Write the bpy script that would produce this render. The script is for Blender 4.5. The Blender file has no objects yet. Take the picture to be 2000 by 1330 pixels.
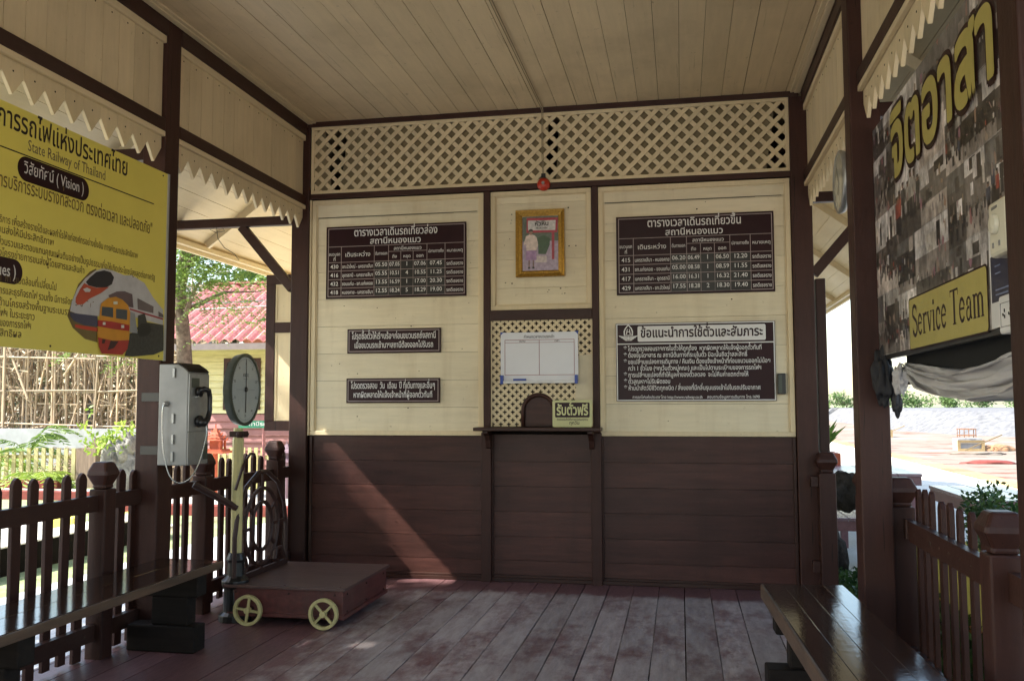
import bpy, bmesh, math, random
from mathutils import Vector, Matrix
PI = math.pi
R = math.radians
rnd = random.Random(7)
S = bpy.context.scene
C = S.collection

# ---------------------------------------------------------------- camera
cam = bpy.data.objects.new('camera', bpy.data.cameras.new('camera'))
C.objects.link(cam)
cam.data.lens = 31.32
cam.data.sensor_width = 36
cam.data.clip_start = 0.05
cam.data.clip_end = 1500
cam.matrix_world = Matrix(((0.98257, 0.01625, 0.18519, 0.0),
                           (0.18588, -0.06985, -0.98009, -6.811),
                           (-0.00299, 0.99743, -0.07165, 1.35),
                           (0, 0, 0, 1)))
S.camera = cam

# ---------------------------------------------------------------- light
SUN = Vector((1.0, 0.35, -1.05)).normalized()
W = bpy.data.worlds.new('World')
S.world = W
W.use_nodes = True
wn = W.node_tree.nodes
sky = wn.new('ShaderNodeTexSky')
sky.sky_type = 'NISHITA'
sky.sun_disc = False
sky.sun_elevation = math.asin(-SUN.z)
sky.sun_rotation = math.atan2(-SUN.x, -SUN.y)
sky.air_density = 1.3
sky.dust_density = 1.5
W.node_tree.links.new(sky.outputs[0], wn['Background'].inputs[0])
wn['Background'].inputs[1].default_value = 0.15
sl = bpy.data.lights.new('sun', 'SUN')
sl.energy = 4.2
sl.angle = R(0.53)
sl.color = (1.0, 0.95, 0.86)
so = bpy.data.objects.new('sun', sl)
C.objects.link(so)
so.rotation_euler = SUN.to_track_quat('-Z', 'Y').to_euler()
S.view_settings.view_transform = 'Standard'
S.view_settings.look = 'None'
S.view_settings.exposure = 1.8
S.view_settings.gamma = 1
S.cycles.max_bounces = 12
S.cycles.diffuse_bounces = 7
S.cycles.glossy_bounces = 4
S.cycles.sample_clamp_indirect = 6

# ---------------------------------------------------------------- mesh builder
class MB:
    def __init__(s):
        s.v = []; s.f = []; s.m = []; s.c = []
        s.col = None
    def add(s, vs, fs, m=0, c=None):
        n = len(s.v); s.v += [tuple(p) for p in vs]
        c = (rnd.random() if c is None else c)
        for f in fs:
            s.f.append([n + i for i in f]); s.m.append(m); s.c.append(c)
    def box(s, x0, x1, y0, y1, z0, z1, m=0, c=None):
        vs = [(x, y, z) for x in (x0, x1) for y in (y0, y1) for z in (z0, z1)]
        s.add(vs, [(0,1,3,2),(4,6,7,5),(0,4,5,1),(2,3,7,6),(0,2,6,4),(1,5,7,3)], m, c)
    def hexa(s, b, t, m=0, c=None):
        s.add(list(b) + list(t), [(3,2,1,0),(4,5,6,7),(0,1,5,4),(1,2,6,5),(2,3,7,6),(3,0,4,7)], m, c)
    def bar(s, p, q, w, h, m=0, c=None, up=(0,0,1), ext=0):
        p = Vector(p); q = Vector(q); d = (q - p).normalized(); p = p - d*ext; q = q + d*ext
        u = Vector(up)
        a = d.cross(u)
        if a.length < 1e-4: a = d.cross(Vector((0,1,0)))
        a.normalize(); b = a.cross(d).normalized()
        a *= w/2; b *= h/2
        s.hexa([p-a-b, p+a-b, p+a+b, p-a+b], [q-a-b, q+a-b, q+a+b, q-a+b], m, c)
    def prism(s, pts, o, ux, uy, d, m=0, c=None):
        # polygon pts in plane (o,ux,uy) extruded by vector d
        o = Vector(o); ux = Vector(ux); uy = Vector(uy); d = Vector(d)
        n = len(pts)
        a = [o + ux*p[0] + uy*p[1] for p in pts]; b = [p + d for p in a]
        s.add(a + b, [list(range(n))[::-1], [n+i for i in range(n)]] + [(i, (i+1) % n, n+(i+1) % n, n+i) for i in range(n)], m, c)
    def poly(s, pts, m=0, c=None):
        s.add(pts, [list(range(len(pts)))], m, c)
    def tube(s, path, r, n=8, m=0, c=None, closed=False, cap=True):
        P = [Vector(p) for p in path]; k = len(P)
        rr = r if isinstance(r, (list, tuple)) else [r]*k
        rings = []; prev = None
        for i in range(k):
            if closed: t = P[(i+1) % k] - P[i-1]
            else: t = P[min(i+1, k-1)] - P[max(i-1, 0)]
            t.normalize()
            if prev is None:
                a = t.cross(Vector((0,0,1)))
                if a.length < 0.05: a = t.cross(Vector((0,1,0)))
            else:
                a = prev - t*prev.dot(t)
            a.normalize(); prev = a; b = t.cross(a)
            rings.append([P[i] + (a*math.cos(2*PI*j/n) + b*math.sin(2*PI*j/n))*rr[i] for j in range(n)])
        vs = [v for g in rings for v in g]; fs = []
        for i in range(k if closed else k-1):
            A = i*n; B = ((i+1) % k)*n
            for j in range(n):
                fs.append((A+j, A+(j+1) % n, B+(j+1) % n, B+j))
        if cap and not closed:
            fs.append(list(range(n))[::-1]); fs.append([(k-1)*n+j for j in range(n)])
        s.add(vs, fs, m, c)
    def lathe(s, prof, o, axis=(0,0,1), n=20, m=0, c=None):
        ax = Vector(axis).normalized(); a = ax.cross(Vector((0,0,1)))
        if a.length < .05: a = Vector((1,0,0))
        a.normalize(); b = ax.cross(a); o = Vector(o); vs = []; fs = []
        for r, h in prof:
            for j in range(n):
                t = 2*PI*j/n
                vs.append(o + ax*h + (a*math.cos(t) + b*math.sin(t))*r)
        for i in range(len(prof)-1):
            for j in range(n):
                fs.append((i*n+j, i*n+(j+1) % n, (i+1)*n+(j+1) % n, (i+1)*n+j))
        fs.append(list(range(n))[::-1]); fs.append([(len(prof)-1)*n+j for j in range(n)])
        s.add(vs, fs, m, c)
    def build(s, name, mats, parent=None, bevel=0, smooth=False, local=False):
        me = bpy.data.meshes.new(name)
        off = Vector((0,0,0))
        if parent is not None and not local: off = org(parent)
        me.from_pydata([(p[0]-off[0], p[1]-off[1], p[2]-off[2]) for p in s.v], [], s.f)
        if not isinstance(mats, (list, tuple)): mats = [mats]
        for m in mats: me.materials.append(m)
        me.polygons.foreach_set('material_index', s.m)
        at = me.attributes.new('rnd', 'FLOAT', 'FACE')
        at.data.foreach_set('value', s.c)
        if s.col:
            ca = me.attributes.new('tint', 'FLOAT_COLOR', 'FACE')
            ca.data.foreach_set('color', [x for q in s.col for x in q])
        me.validate()
        bm = bmesh.new(); bm.from_mesh(me); bmesh.ops.recalc_face_normals(bm, faces=bm.faces[:]) if not getattr(s, 'flat', False) else None
        bm.to_mesh(me); bm.free()
        if smooth: me.polygons.foreach_set('use_smooth', [True]*len(me.polygons))
        o = bpy.data.objects.new(name, me); C.objects.link(o)
        if parent is not None: o.parent = parent
        if bevel:
            b = o.modifiers.new('bevel', 'BEVEL'); b.width = bevel; b.segments = 2; b.limit_method = 'ANGLE'; b.angle_limit = R(40)
        return o
ORG = {}
def org(o):
    if o.name in ORG: return ORG[o.name]
    if o.parent is not None: return org(o.parent)
    return Vector(o.location)
def tag(o, label=None, cat=None, group=None, kind=None):
    if label: o['label'] = label
    if cat: o['category'] = cat
    if group: o['group'] = group
    if kind: o['kind'] = kind
    return o
def thing(name, label, cat, loc=(0,0,0), group=None):
    o = bpy.data.objects.new(name, None); C.objects.link(o); o.location = loc
    o.empty_display_size = .1
    return tag(o, label, cat, group)
def copy_tree(o, parent=None):
    c = o.copy(); C.objects.link(c); c.parent = parent
    for ch in list(o.children): copy_tree(ch, c)
    return c
def solo(mb, name, m, label, cat, loc=None, group=None, **k):
    # one-mesh thing with its origin at loc
    if loc is not None:
        mb.v = [(p[0]-loc[0], p[1]-loc[1], p[2]-loc[2]) for p in mb.v]
    o = mb.build(name, m, None, **k)
    if loc is not None: o.location = loc
    return tag(o, label, cat, group)

# ---------------------------------------------------------------- materials
def nodes_of(name):
    m = bpy.data.materials.new(name); m.use_nodes = True
    return m, m.node_tree.nodes, m.node_tree.links, m.node_tree.nodes['Principled BSDF']
def ramp(N, p0, c0, p1, c1, interp='LINEAR'):
    r = N.new('ShaderNodeValToRGB'); e = r.color_ramp.elements
    r.color_ramp.interpolation = interp
    e[0].position = p0; e[1].position = p1
    e[0].color = (*c0, 1) if len(c0) == 3 else c0; e[1].color = (*c1, 1) if len(c1) == 3 else c1
    return r
def noise(N, L, vec, sc, det=6, rough=.6, stretch=None, dist=0):
    if stretch is not None:
        mp = N.new('ShaderNodeMapping'); mp.inputs['Scale'].default_value = stretch
        L.new(vec, mp.inputs[0]); vec = mp.outputs[0]
    n = N.new('ShaderNodeTexNoise'); n.inputs['Scale'].default_value = sc; n.inputs['Detail'].default_value = det
    n.inputs['Roughness'].default_value = rough; n.inputs['Distortion'].default_value = dist
    L.new(vec, n.inputs['Vector']); return n
def mixc(N, L, fac, a, b, bt='MIX'):
    x = N.new('ShaderNodeMix'); x.data_type = 'RGBA'; x.blend_type = bt
    for i, v in ((0, fac), (6, a), (7, b)):
        if isinstance(v, (int, float)): x.inputs[i].default_value = v
        elif isinstance(v, tuple): x.inputs[i].default_value = (*v, 1) if len(v) == 3 else v
        else: L.new(v, x.inputs[i])
    return x.outputs[2]
def paint(name, col, rough=.5, grain='z', var=.18, rv=.16, dirt=(.10, .08, .06), dirtamt=.25, bump=.15, wear=None, wearamt=.0, spec=.5, metal=0, gscale=1.0, drip=0, crack=0):
    m, N, L, P = nodes_of(name)
    tc = N.new('ShaderNodeTexCoord').outputs['Object']
    st = {'x': (1, 9, 9), 'y': (9, 1, 9), 'z': (9, 9, 1), None: (3, 3, 3)}[grain]
    n1 = noise(N, L, tc, 3.0*gscale, 8, .65, st)
    n2 = noise(N, L, tc, 1.4*gscale, 5, .6)
    n3 = noise(N, L, tc, 26*gscale, 4, .6)
    at = N.new('ShaderNodeAttribute'); at.attribute_name = 'rnd'
    c = tuple(x for x in col)
    lo = tuple(max(0, x*(1-var)) for x in c); hi = tuple(min(.95, x*(1+var)) for x in c)
    r1 = ramp(N, .3, lo, .7, hi); L.new(n1.outputs[0], r1.inputs[0]); out = r1.outputs[0]
    mr = N.new('ShaderNodeMapRange'); mr.inputs[3].default_value = 1-rv; mr.inputs[4].default_value = 1+rv*.6
    L.new(at.outputs['Fac'], mr.inputs[0])
    cb = N.new('ShaderNodeCombineColor')
    for i in range(3): L.new(mr.outputs[0], cb.inputs[i])
    out = mixc(N, L, 1.0, out, cb.outputs[0], 'MULTIPLY')
    if dirtamt:
        r2 = ramp(N, .5, (0,0,0), .78, (dirtamt,)*3); L.new(n2.outputs[0], r2.inputs[0])
        out = mixc(N, L, r2.outputs[0], out, tuple(dirt))
        r3 = ramp(N, .66, (0,0,0), .76, (dirtamt*1.3,)*3); L.new(n3.outputs[0], r3.inputs[0])
        out = mixc(N, L, r3.outputs[0], out, tuple(x*.7 for x in dirt))
    if wear:
        n4 = noise(N, L, tc, 5*gscale, 8, .7, {'x': (1, 3, 3), 'y': (3, 1, 3), 'z': (3, 3, 1), None: (1, 1, 1)}[grain])
        r4 = ramp(N, .62-wearamt*.3, (0,0,0), .68-wearamt*.3, (1,1,1)); L.new(n4.outputs[0], r4.inputs[0])
        out = mixc(N, L, r4.outputs[0], out, tuple(wear))
    if drip:
        n5 = noise(N, L, tc, 2.2, 6, .6, (3.2, 3.2, .35)); r5 = ramp(N, .52, (0,0,0), .74, (drip,)*3); L.new(n5.outputs[0], r5.inputs[0])
        out = mixc(N, L, r5.outputs[0], out, tuple(dirt))
    if crack:
        n6 = noise(N, L, tc, 3.0, 5, .6, {'x': (.4, 14, 14), 'y': (14, .4, 14), 'z': (14, 14, .4)}[grain], .3); r6 = ramp(N, .655, (0,0,0), .672, (crack,)*3); L.new(n6.outputs[0], r6.inputs[0])
        out = mixc(N, L, r6.outputs[0], out, tuple(x*.35 for x in dirt))
    L.new(out, P.inputs['Base Color'])
    P.inputs['Specular IOR Level'].default_value = spec
    P.inputs['Metallic'].default_value = metal
    rr = N.new('ShaderNodeMapRange'); rr.inputs[3].default_value = max(.03, rough-.12); rr.inputs[4].default_value = min(1, rough+.15)
    L.new(n2.outputs[0], rr.inputs[0]); L.new(rr.outputs[0], P.inputs['Roughness'])
    if bump:
        b = N.new('ShaderNodeBump'); b.inputs['Strength'].default_value = bump; b.inputs['Distance'].default_value = .01
        mm = N.new('ShaderNodeMath'); mm.operation = 'ADD'
        L.new(n1.outputs[0], mm.inputs[0]); L.new(n3.outputs[0], mm.inputs[1]); L.new(mm.outputs[0], b.inputs['Height'])
        L.new(b.outputs[0], P.inputs['Normal'])
    return m
def plain(name, col, rough=.6, spec=.4, metal=0, var=.1, sc=8, bump=0):
    m, N, L, P = nodes_of(name)
    tc = N.new('ShaderNodeTexCoord').outputs['Object']
    n = noise(N, L, tc, sc, 5)
    r = ramp(N, .3, tuple(x*(1-var) for x in col), .7, tuple(min(.97, x*(1+var)) for x in col)); L.new(n.outputs[0], r.inputs[0])
    L.new(r.outputs[0], P.inputs['Base Color'])
    P.inputs['Roughness'].default_value = rough; P.inputs['Metallic'].default_value = metal
    P.inputs['Specular IOR Level'].default_value = spec
    if bump:
        b = N.new('ShaderNodeBump'); b.inputs['Strength'].default_value = bump; b.inputs['Distance'].default_value = .02
        L.new(n.outputs[0], b.inputs['Height']); L.new(b.outputs[0], P.inputs['Normal'])
    return m
def leaf(name, c0, c1, trans=.35):
    m, N, L, P = nodes_of(name)
    at = N.new('ShaderNodeAttribute'); at.attribute_name = 'rnd'
    r = ramp(N, 0, c0, 1, c1); L.new(at.outputs['Fac'], r.inputs[0])
    L.new(r.outputs[0], P.inputs['Base Color']); P.inputs['Roughness'].default_value = .5
    P.inputs['Specular IOR Level'].default_value = .3
    t = N.new('ShaderNodeBsdfTranslucent'); L.new(r.outputs[0], t.inputs[0])
    mx = N.new('ShaderNodeMixShader'); mx.inputs[0].default_value = trans
    L.new(P.outputs[0], mx.inputs[1]); L.new(t.outputs[0], mx.inputs[2])
    L.new(mx.outputs[0], N['Material Output'].inputs['Surface'])
    return m
BR = (.062, .027, .022)
M = {}
M['post'] = paint('brown_paint_posts', (.044, .0175, .013), .45, 'z', wear=(.10, .07, .055), wearamt=-.25, dirtamt=.35, dirt=(.014,.010,.008), spec=.22, crack=.8)
M['railx'] = paint('brown_paint_rails_across', (.042, .017, .0125), .42, 'x', spec=.25)
M['raily'] = paint('brown_paint_rails_along', (.042, .017, .0125), .42, 'y', spec=.25)
M['dado'] = paint('brown_gloss_dado', (.070, .028, .022), .40, 'x', rv=.30, var=.30, dirtamt=.4, dirt=(.026,.013,.010), spec=.24, drip=.35)
M['cream'] = paint('cream_paint_boards', (.70, .61, .425), .5, 'x', var=.07, rv=.06, drip=.30, crack=.15, dirt=(.40, .29, .15), dirtamt=.36, bump=.08)
M['creamz'] = paint('cream_paint_upright', (.67, .55, .345), .5, 'z', var=.06, rv=.09, dirt=(.35, .25, .12), dirtamt=.3, bump=.1)
M['creamy'] = paint('cream_paint_along', (.67, .55, .345), .5, 'y', var=.05, rv=.06, dirt=(.35, .25, .12), dirtamt=.25, bump=.08)
M['ceil'] = paint('cream_paint_ceiling', (.64, .505, .31), .5, 'y', var=.06, rv=.09, crack=.25, dirt=(.36, .27, .16), dirtamt=.55, bump=.08)
M['gap'] = plain('dark_gap', (.03, .022, .014), .9, .1)
M['nail'] = plain('rusty_nail', (.06, .04, .025), .8)
M['bench'] = paint('varnished_bench', (.026, .013, .009), .0, 'y', var=.35, rv=.2, dirtamt=.2, dirt=(.02,.012,.009), bump=.04, spec=.7)
M['benchedge'] = paint('worn_bench_edge', (.085, .05, .03), .45, 'y', var=.4)
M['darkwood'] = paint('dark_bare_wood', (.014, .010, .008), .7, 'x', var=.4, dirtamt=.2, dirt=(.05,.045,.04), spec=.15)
M['sign'] = plain('maroon_sign_face', (.024, .007, .009), .35, .18, var=.15, sc=3)
M['black'] = plain('black_plastic', (.012, .012, .013), .3, .5)
M['white'] = plain('white_lettering', (.66, .64, .62), .5, var=.04)
M['line'] = plain('pale_sign_lines', (.30, .24, .23), .5, var=.1)
M['dkrect'] = plain('dark_taped_cells', (.022, .020, .018), .35, var=.2)
M['yellow'] = plain('banner_yellow', (.74, .635, .12), .33, .5, var=.05, sc=2)
M['ink'] = plain('banner_dark_ink', (.022, .012, .010), .45)
M['ink2'] = plain('banner_brown_ink', (.12, .075, .02), .5)
M['chrome'] = plain('brushed_steel', (.34, .34, .33), .38, .5, .55, .12, 20)
M['steelpaint'] = plain('grey_painted_steel', (.23, .225, .215), .45, .5, .35, .15, 6, .05)
M['green_iron'] = plain('green_grey_enamel', (.055, .065, .05), .35)
M['dial'] = plain('dial_white', (.40, .45, .46), .25, .5, var=.05)
M['poleyel'] = paint('pale_yellow_paint', (.50, .44, .20), .45, 'z', wear=(.10, .07, .04), wearamt=-.05, gscale=2.5, dirtamt=.4)
M['iron'] = plain('painted_iron_maroon', (.040, .019, .016), .5, .3, var=.2)
M['redbrown'] = paint('red_brown_scale_body', (.10, .024, .021), .45, 'y', var=.3, wear=(.05, .03, .025), wearamt=-.1, drip=.4)
M['scaletop'] = paint('worn_scale_top', (.085, .045, .040), .5, 'x', var=.25, wear=(.12, .085, .08), wearamt=0)
M['gold'] = plain('gilt_frame', (.40, .23, .045), .28, .5, .75, .3, 60, .2)
M['whiteboard'] = plain('whiteboard', (.60, .60, .63), .25, .5, var=.02)
M['blue'] = plain('blue_plastic', (.025, .06, .30), .4)
M['red'] = plain('red_enamel', (.42, .035, .015), .3)
M['ivory'] = plain('ivory_plastic', (.60, .57, .45), .35)
M['socket'] = plain('white_plastic', (.66, .66, .65), .35)
M['navy'] = plain('navy_print', (.012, .016, .05), .3)
M['conc'] = plain('pale_concrete', (.50, .49, .45), .8, .2, var=.15, sc=3, bump=.2)
M['concw'] = plain('grey_block_wall', (.33, .33, .34), .85, .2, var=.2, sc=2, bump=.2)
M['wire'] = plain('thin_wire', (.03, .025, .02), .5)
M['glassy'] = plain('cord_steel', (.45, .45, .44), .25, .5, .8)

# floor: worn maroon paint over grey timber
def floor_mat():
    m, N, L, P = nodes_of('worn_floor_planks')
    tcn = N.new('ShaderNodeTexCoord'); tc = tcn.outputs['Object']
    at = N.new('ShaderNodeAttribute'); at.attribute_name = 'rnd'
    ofs = N.new('ShaderNodeVectorMath'); ofs.operation = 'ADD'
    sc = N.new('ShaderNodeVectorMath'); sc.operation = 'SCALE'; sc.inputs[0].default_value = (0, 37, 11)
    L.new(at.outputs['Fac'], sc.inputs['Scale']); L.new(tc, ofs.inputs[0]); L.new(sc.outputs[0], ofs.inputs[1])
    v = ofs.outputs[0]
    grain = noise(N, L, v, 2.6, 9, .72, (7, 1.3, 1))
    fine = noise(N, L, v, 14, 6, .7, (6, 1, 1))
    blot = noise(N, L, v, 1.9, 8, .68, (1.8, .8, 1))
    mot = noise(N, L, v, 16, 6, .7, (1, .6, 1))
    sx = N.new('ShaderNodeSeparateXYZ'); L.new(tc, sx.inputs[0])
    def mrange(src, a, b, c, d):
        q = N.new('ShaderNodeMapRange'); q.interpolation_type = 'SMOOTHSTEP'
        for i, x in ((1, a), (2, b), (3, c), (4, d)): q.inputs[i].default_value = x
        L.new(src, q.inputs[0]); return q.outputs[0]
    def math2(op, a, b):
        q = N.new('ShaderNodeMath'); q.operation = op
        for i, x in ((0, a), (1, b)):
            if isinstance(x, (int, float)): q.inputs[i].default_value = x
            else: L.new(x, q.inputs[i])
        return q.outputs[0]
    wy = mrange(sx.outputs[1], -.12, -.5, 0, 1)
    wx = mrange(sx.outputs[0], -3.0, -1.5, .25, 1)
    mask = math2('MULTIPLY', wy, wx)
    t = math2('ADD', math2('MULTIPLY', mask, .33), math2('ADD', math2('MULTIPLY', blot.outputs[0], .60), math2('MULTIPLY', mot.outputs[0], .28)))
    r = ramp(N, .66, (0,0,0), .79, (1,1,1)); L.new(t, r.inputs[0])
    g = ramp(N, .28, (.25, .205, .20), .75, (.46, .41, .40)); L.new(grain.outputs[0], g.inputs[0])
    p = ramp(N, .3, (.105, .048, .052), .72, (.20, .105, .11)); L.new(fine.outputs[0], p.inputs[0])
    out = mixc(N, L, r.outputs[0], p.outputs[0], g.outputs[0])
    mr = N.new('ShaderNodeMapRange'); mr.inputs[3].default_value = .74; mr.inputs[4].default_value = 1.12
    L.new(at.outputs['Fac'], mr.inputs[0]); cb = N.new('ShaderNodeCombineColor')
    for i in range(3): L.new(mr.outputs[0], cb.inputs[i])
    out = mixc(N, L, 1.0, out, cb.outputs[0], 'MULTIPLY')
    k = ramp(N, .70, (0,0,0), .78, (.7,.7,.7)); L.new(mot.outputs[0], k.inputs[0])
    out = mixc(N, L, k.outputs[0], out, (.045, .03, .028))
    L.new(out, P.inputs['Base Color'])
    rr = N.new('ShaderNodeMapRange'); rr.inputs[3].default_value = .42; rr.inputs[4].default_value = .62
    L.new(r.outputs[0], rr.inputs[0]); L.new(rr.outputs[0], P.inputs['Roughness'])
    P.inputs['Specular IOR Level'].default_value = .35
    b = N.new('ShaderNodeBump'); b.inputs['Strength'].default_value = .35; b.inputs['Distance'].default_value = .008
    L.new(math2('ADD', grain.outputs[0], math2('MULTIPLY', t, .6)), b.inputs['Height']); L.new(b.outputs[0], P.inputs['Normal'])
    return m
M['floor'] = floor_mat()

# ---------------------------------------------------------------- lettering (glyphs of the built-in font)
GL = {}
def raw_glyph(ch, off):
    cu = bpy.data.curves.new('glyph', 'FONT'); cu.body = ch; cu.resolution_u = 2; cu.offset = off
    o = bpy.data.objects.new('glyph', cu); C.objects.link(o)
    dg = bpy.context.evaluated_depsgraph_get(); dg.update()
    me = bpy.data.meshes.new_from_object(o.evaluated_get(dg))
    V = [(v.co.x, v.co.y) for v in me.vertices]; F = [tuple(p.vertices) for p in me.polygons]
    bpy.data.objects.remove(o); bpy.data.curves.remove(cu); bpy.data.meshes.remove(me)
    return V, F
def glyph(ch, off=0.0):
    split = off == 0.001
    k = (ch, off)
    if k in GL: return GL[k]
    if ch == ' ': GL[k] = ([], [], .26); return GL[k]
    V, F = raw_glyph(ch, off)
    a, _ = raw_glyph('|' + ch + '|', 0.0); b, _ = raw_glyph('||', 0.0)
    adv = max(p[0] for p in a) - max(p[0] for p in b)
    # islands get tiny lifts so overlapping strokes never share a plane
    par = list(range(len(V)))
    def fd(i):
        while par[i] != i: par[i] = par[par[i]]; i = par[i]
        return i
    for f in F:
        for i in f[1:]: par[fd(i)] = fd(f[0])
    ids = {}
    Z = [ids.setdefault(fd(i), len(ids)) for i in range(len(V))]
    if split: V = [V[i] for f in F for i in f]; Z = [k_*.12 for k_, f in enumerate(F) for i in f]; k_ = 0; G2 = []
    if split:
        for f in F: G2.append(tuple(range(k_, k_+len(f)))); k_ += len(f)
        F = G2
    F2 = []
    for f in F:
        ar = sum(V[f[i]][0]*V[f[(i+1) % len(f)]][1] - V[f[(i+1) % len(f)]][0]*V[f[i]][1] for i in range(len(f)))
        F2.append(f if ar > 0 else f[::-1])
    GL[k] = ([(x, y, z) for (x, y), z in zip(V, Z)], F2, adv)
    return GL[k]
UP = set('\u0e31\u0e34\u0e35\u0e36\u0e37\u0e4d\u0e47'); TONE = set('\u0e48\u0e49\u0e4a\u0e4b\u0e4c')
def layout(s, off):
    x = 0; out = []
    for i, ch in enumerate(s):
        V, F, a = glyph(ch, off)
        dy = 0; dx = 0
        if ch in TONE:
            if i and s[i-1] in UP: dy = .19
            elif i+1 < len(s) and s[i+1] == '\u0e33': dy = .19; dx = -.05
        base = i-1
        while base >= 0 and s[base] in UP | TONE: base -= 1
        if (ch in TONE or ch in UP) and base >= 0 and s[base] in '\u0e1b\u0e1d\u0e1f': dx -= .12
        out.append((ch, x+dx, dy)); x += a
    return out, x
def text(mb, s, o, ux, uy, h, width=None, align='c', m=0, off=.008, maxw=None, lift=.0004):
    """h: height of a Thai consonant body times ~1/.55 (em size)"""
    o = Vector(o); ux = Vector(ux); uy = Vector(uy); nn = ux.cross(uy).normalized()
    L_, w = layout(s, off)
    sx = h
    if width: sx = width/w
    elif maxw and w*h > maxw: sx = maxw/w
    st = {'c': -w*sx/2, 'l': 0, 'r': -w*sx}[align]
    for j, (ch, x, dy) in enumerate(L_):
        V, F, a = glyph(ch, off)
        if V:
            mb.add([o + ux*(st + (x+p[0])*sx) + uy*((p[1]+dy)*h) + nn*((p[2] + (j % 3)*3)*lift*.3) for p in V], F, m, .5)
    return w*sx
def rectf(mb, o, ux, uy, x0, x1, y0, y1, m=0, z=0):
    o = Vector(o); ux = Vector(ux); uy = Vector(uy); nn = ux.cross(uy).normalized()*z
    mb.add([o+ux*x0+uy*y0+nn, o+ux*x1+uy*y0+nn, o+ux*x1+uy*y1+nn, o+ux*x0+uy*y1+nn], [(0,1,2,3)], m, .5)
def rrect(w, h, r, n=5):
    pts = []
    for cx, cy, a0 in ((w/2-r, h/2-r, 0), (-w/2+r, h/2-r, 90), (-w/2+r, -h/2+r, 180), (w/2-r, -h/2+r, 270)):
        for i in range(n+1):
            a = R(a0 + 90*i/n); pts.append((cx + r*math.cos(a), cy + r*math.sin(a)))
    return pts
def decal(o): return o
X_ = (1,0,0); Y_ = (0,1,0); Z_ = (0,0,1)
# ================================================================= SETTING
def gmat(name, cols, sc, stretch=None, pos=(.35, .65), bump=.4, rough=.95):
    m, N, L, P = nodes_of(name)
    tc = N.new('ShaderNodeTexCoord').outputs['Object']
    n = noise(N, L, tc, sc, 8, .65, stretch); r = ramp(N, pos[0], cols[0], pos[1], cols[1])
    L.new(n.outputs[0], r.inputs[0]); out = r.outputs[0]
    if len(cols) > 2:
        n2 = noise(N, L, tc, sc*.33, 6, .7, stretch); r2 = ramp(N, .52, (0,0,0), .6, (1,1,1)); L.new(n2.outputs[0], r2.inputs[0])
        out = mixc(N, L, r2.outputs[0], out, cols[2])
    n3 = noise(N, L, tc, 40, 4, .6); r3 = ramp(N, .3, (.8,.8,.8), .7, (1.1,1.1,1.1)); L.new(n3.outputs[0], r3.inputs[0])
    out = mixc(N, L, 1, out, r3.outputs[0], 'MULTIPLY')
    L.new(out, P.inputs['Base Color']); P.inputs['Roughness'].default_value = rough; P.inputs['Specular IOR Level'].default_value = .15
    b = N.new('ShaderNodeBump'); b.inputs['Strength'].default_value = bump; b.inputs['Distance'].default_value = .03
    L.new(n3.outputs[0], b.inputs['Height']); L.new(b.outputs[0], P.inputs['Normal'])
    return m
M['earth'] = gmat('dry_earth', [(.30, .25, .18), (.46, .40, .31), (.20, .19, .10)], .5)
M['lawn'] = gmat('short_lawn', [(.20, .25, .11), (.34, .38, .21)], 3)
M['path'] = gmat('pale_path', [(.56, .53, .47), (.66, .63, .57)], 2)
M['apron'] = gmat('concrete_apron', [(.52, .54, .56), (.62, .64, .66)], 1.2)
M['bounce_paving'] = gmat('pale_bounce_paving', [(.56, .53, .47), (.66, .63, .57)], 1)
M['redearth'] = gmat('red_and_pale_earth', [(.20, .085, .06), (.25, .20, .16), (.29, .255, .22)], .7, (.7, 1.1, 1), (.36, .48))
M['platform'] = gmat('pale_platform', [(.52, .49, .42), (.64, .61, .54)], .8)
M['gravel'] = gmat('grey_ballast', [(.11, .11, .115), (.185, .185, .19)], 2.2, None, (.35, .6))
M['kerbred'] = plain('red_kerb_paint', (.20, .05, .04), .7, .2, var=.2)
M['pinkwood'] = paint('faded_maroon_table', (.17, .07, .075), .4, 'y', var=.2, spec=.6)
M['pinktop'] = paint('maroon_table_top', (.20, .12, .14), .22, 'y', var=.2, spec=.8)

g = MB(); pr = [(-400, -.3), (6.3, -.3), (6.3, -.95), (500, -.95)]
for (a, za), (b, zb) in zip(pr, pr[1:]):
    g.add([(a, -80, za), (b, -80, zb), (b, 420, zb), (a, 420, za)], [(0,1,2,3)])
tag(g.build('ground', M['earth']), 'dry earth ground around the station', 'ground', kind='structure')
g = MB(); g.add([(6.32, -40, -.94), (60, -40, -.94), (60, 130, -.94), (6.32, 130, -.94)], [(0,1,2,3)])
tag(g.build('track_bed', M['redearth']), 'red and pale earth of the dug up track bed', 'ground', kind='structure')
def sheet(name, x0, x1, y0, y1, z, m, lab):
    q = MB(); q.add([(x0, y0, z), (x1, y0, z), (x1, y1, z), (x0, y1, z)], [(0,1,2,3)])
    return tag(q.build(name, m), lab, name.replace('_', ' '), kind='structure')
q = MB(); q.box(.92, 5.78, -40, 60, -.29, -.15)
tag(q.build('platform', M['platform']), 'pale concrete railway platform', 'platform', kind='structure')
sheet('apron', -5.75, -3.2, -14, 10, -.29, M['apron'], 'concrete apron strip under the eave')
sheet('bounce_paving', -12, 5.7, -30, -8.75, -.14, M['bounce_paving'], 'unseen pale paving added behind the viewer to bounce light')  # unseen, added so more light bounces into the shelter
sheet('lawn', -6.45, -5.75, -14, 9, -.292, M['lawn'], 'thin grass strip')
sheet('lawn', -30, -6.85, -14, 30, -.294, M['lawn'], 'garden lawn')
sheet('path', -30, -6.85, -6, 4.6, -.288, M['path'], 'pale garden path')
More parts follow.
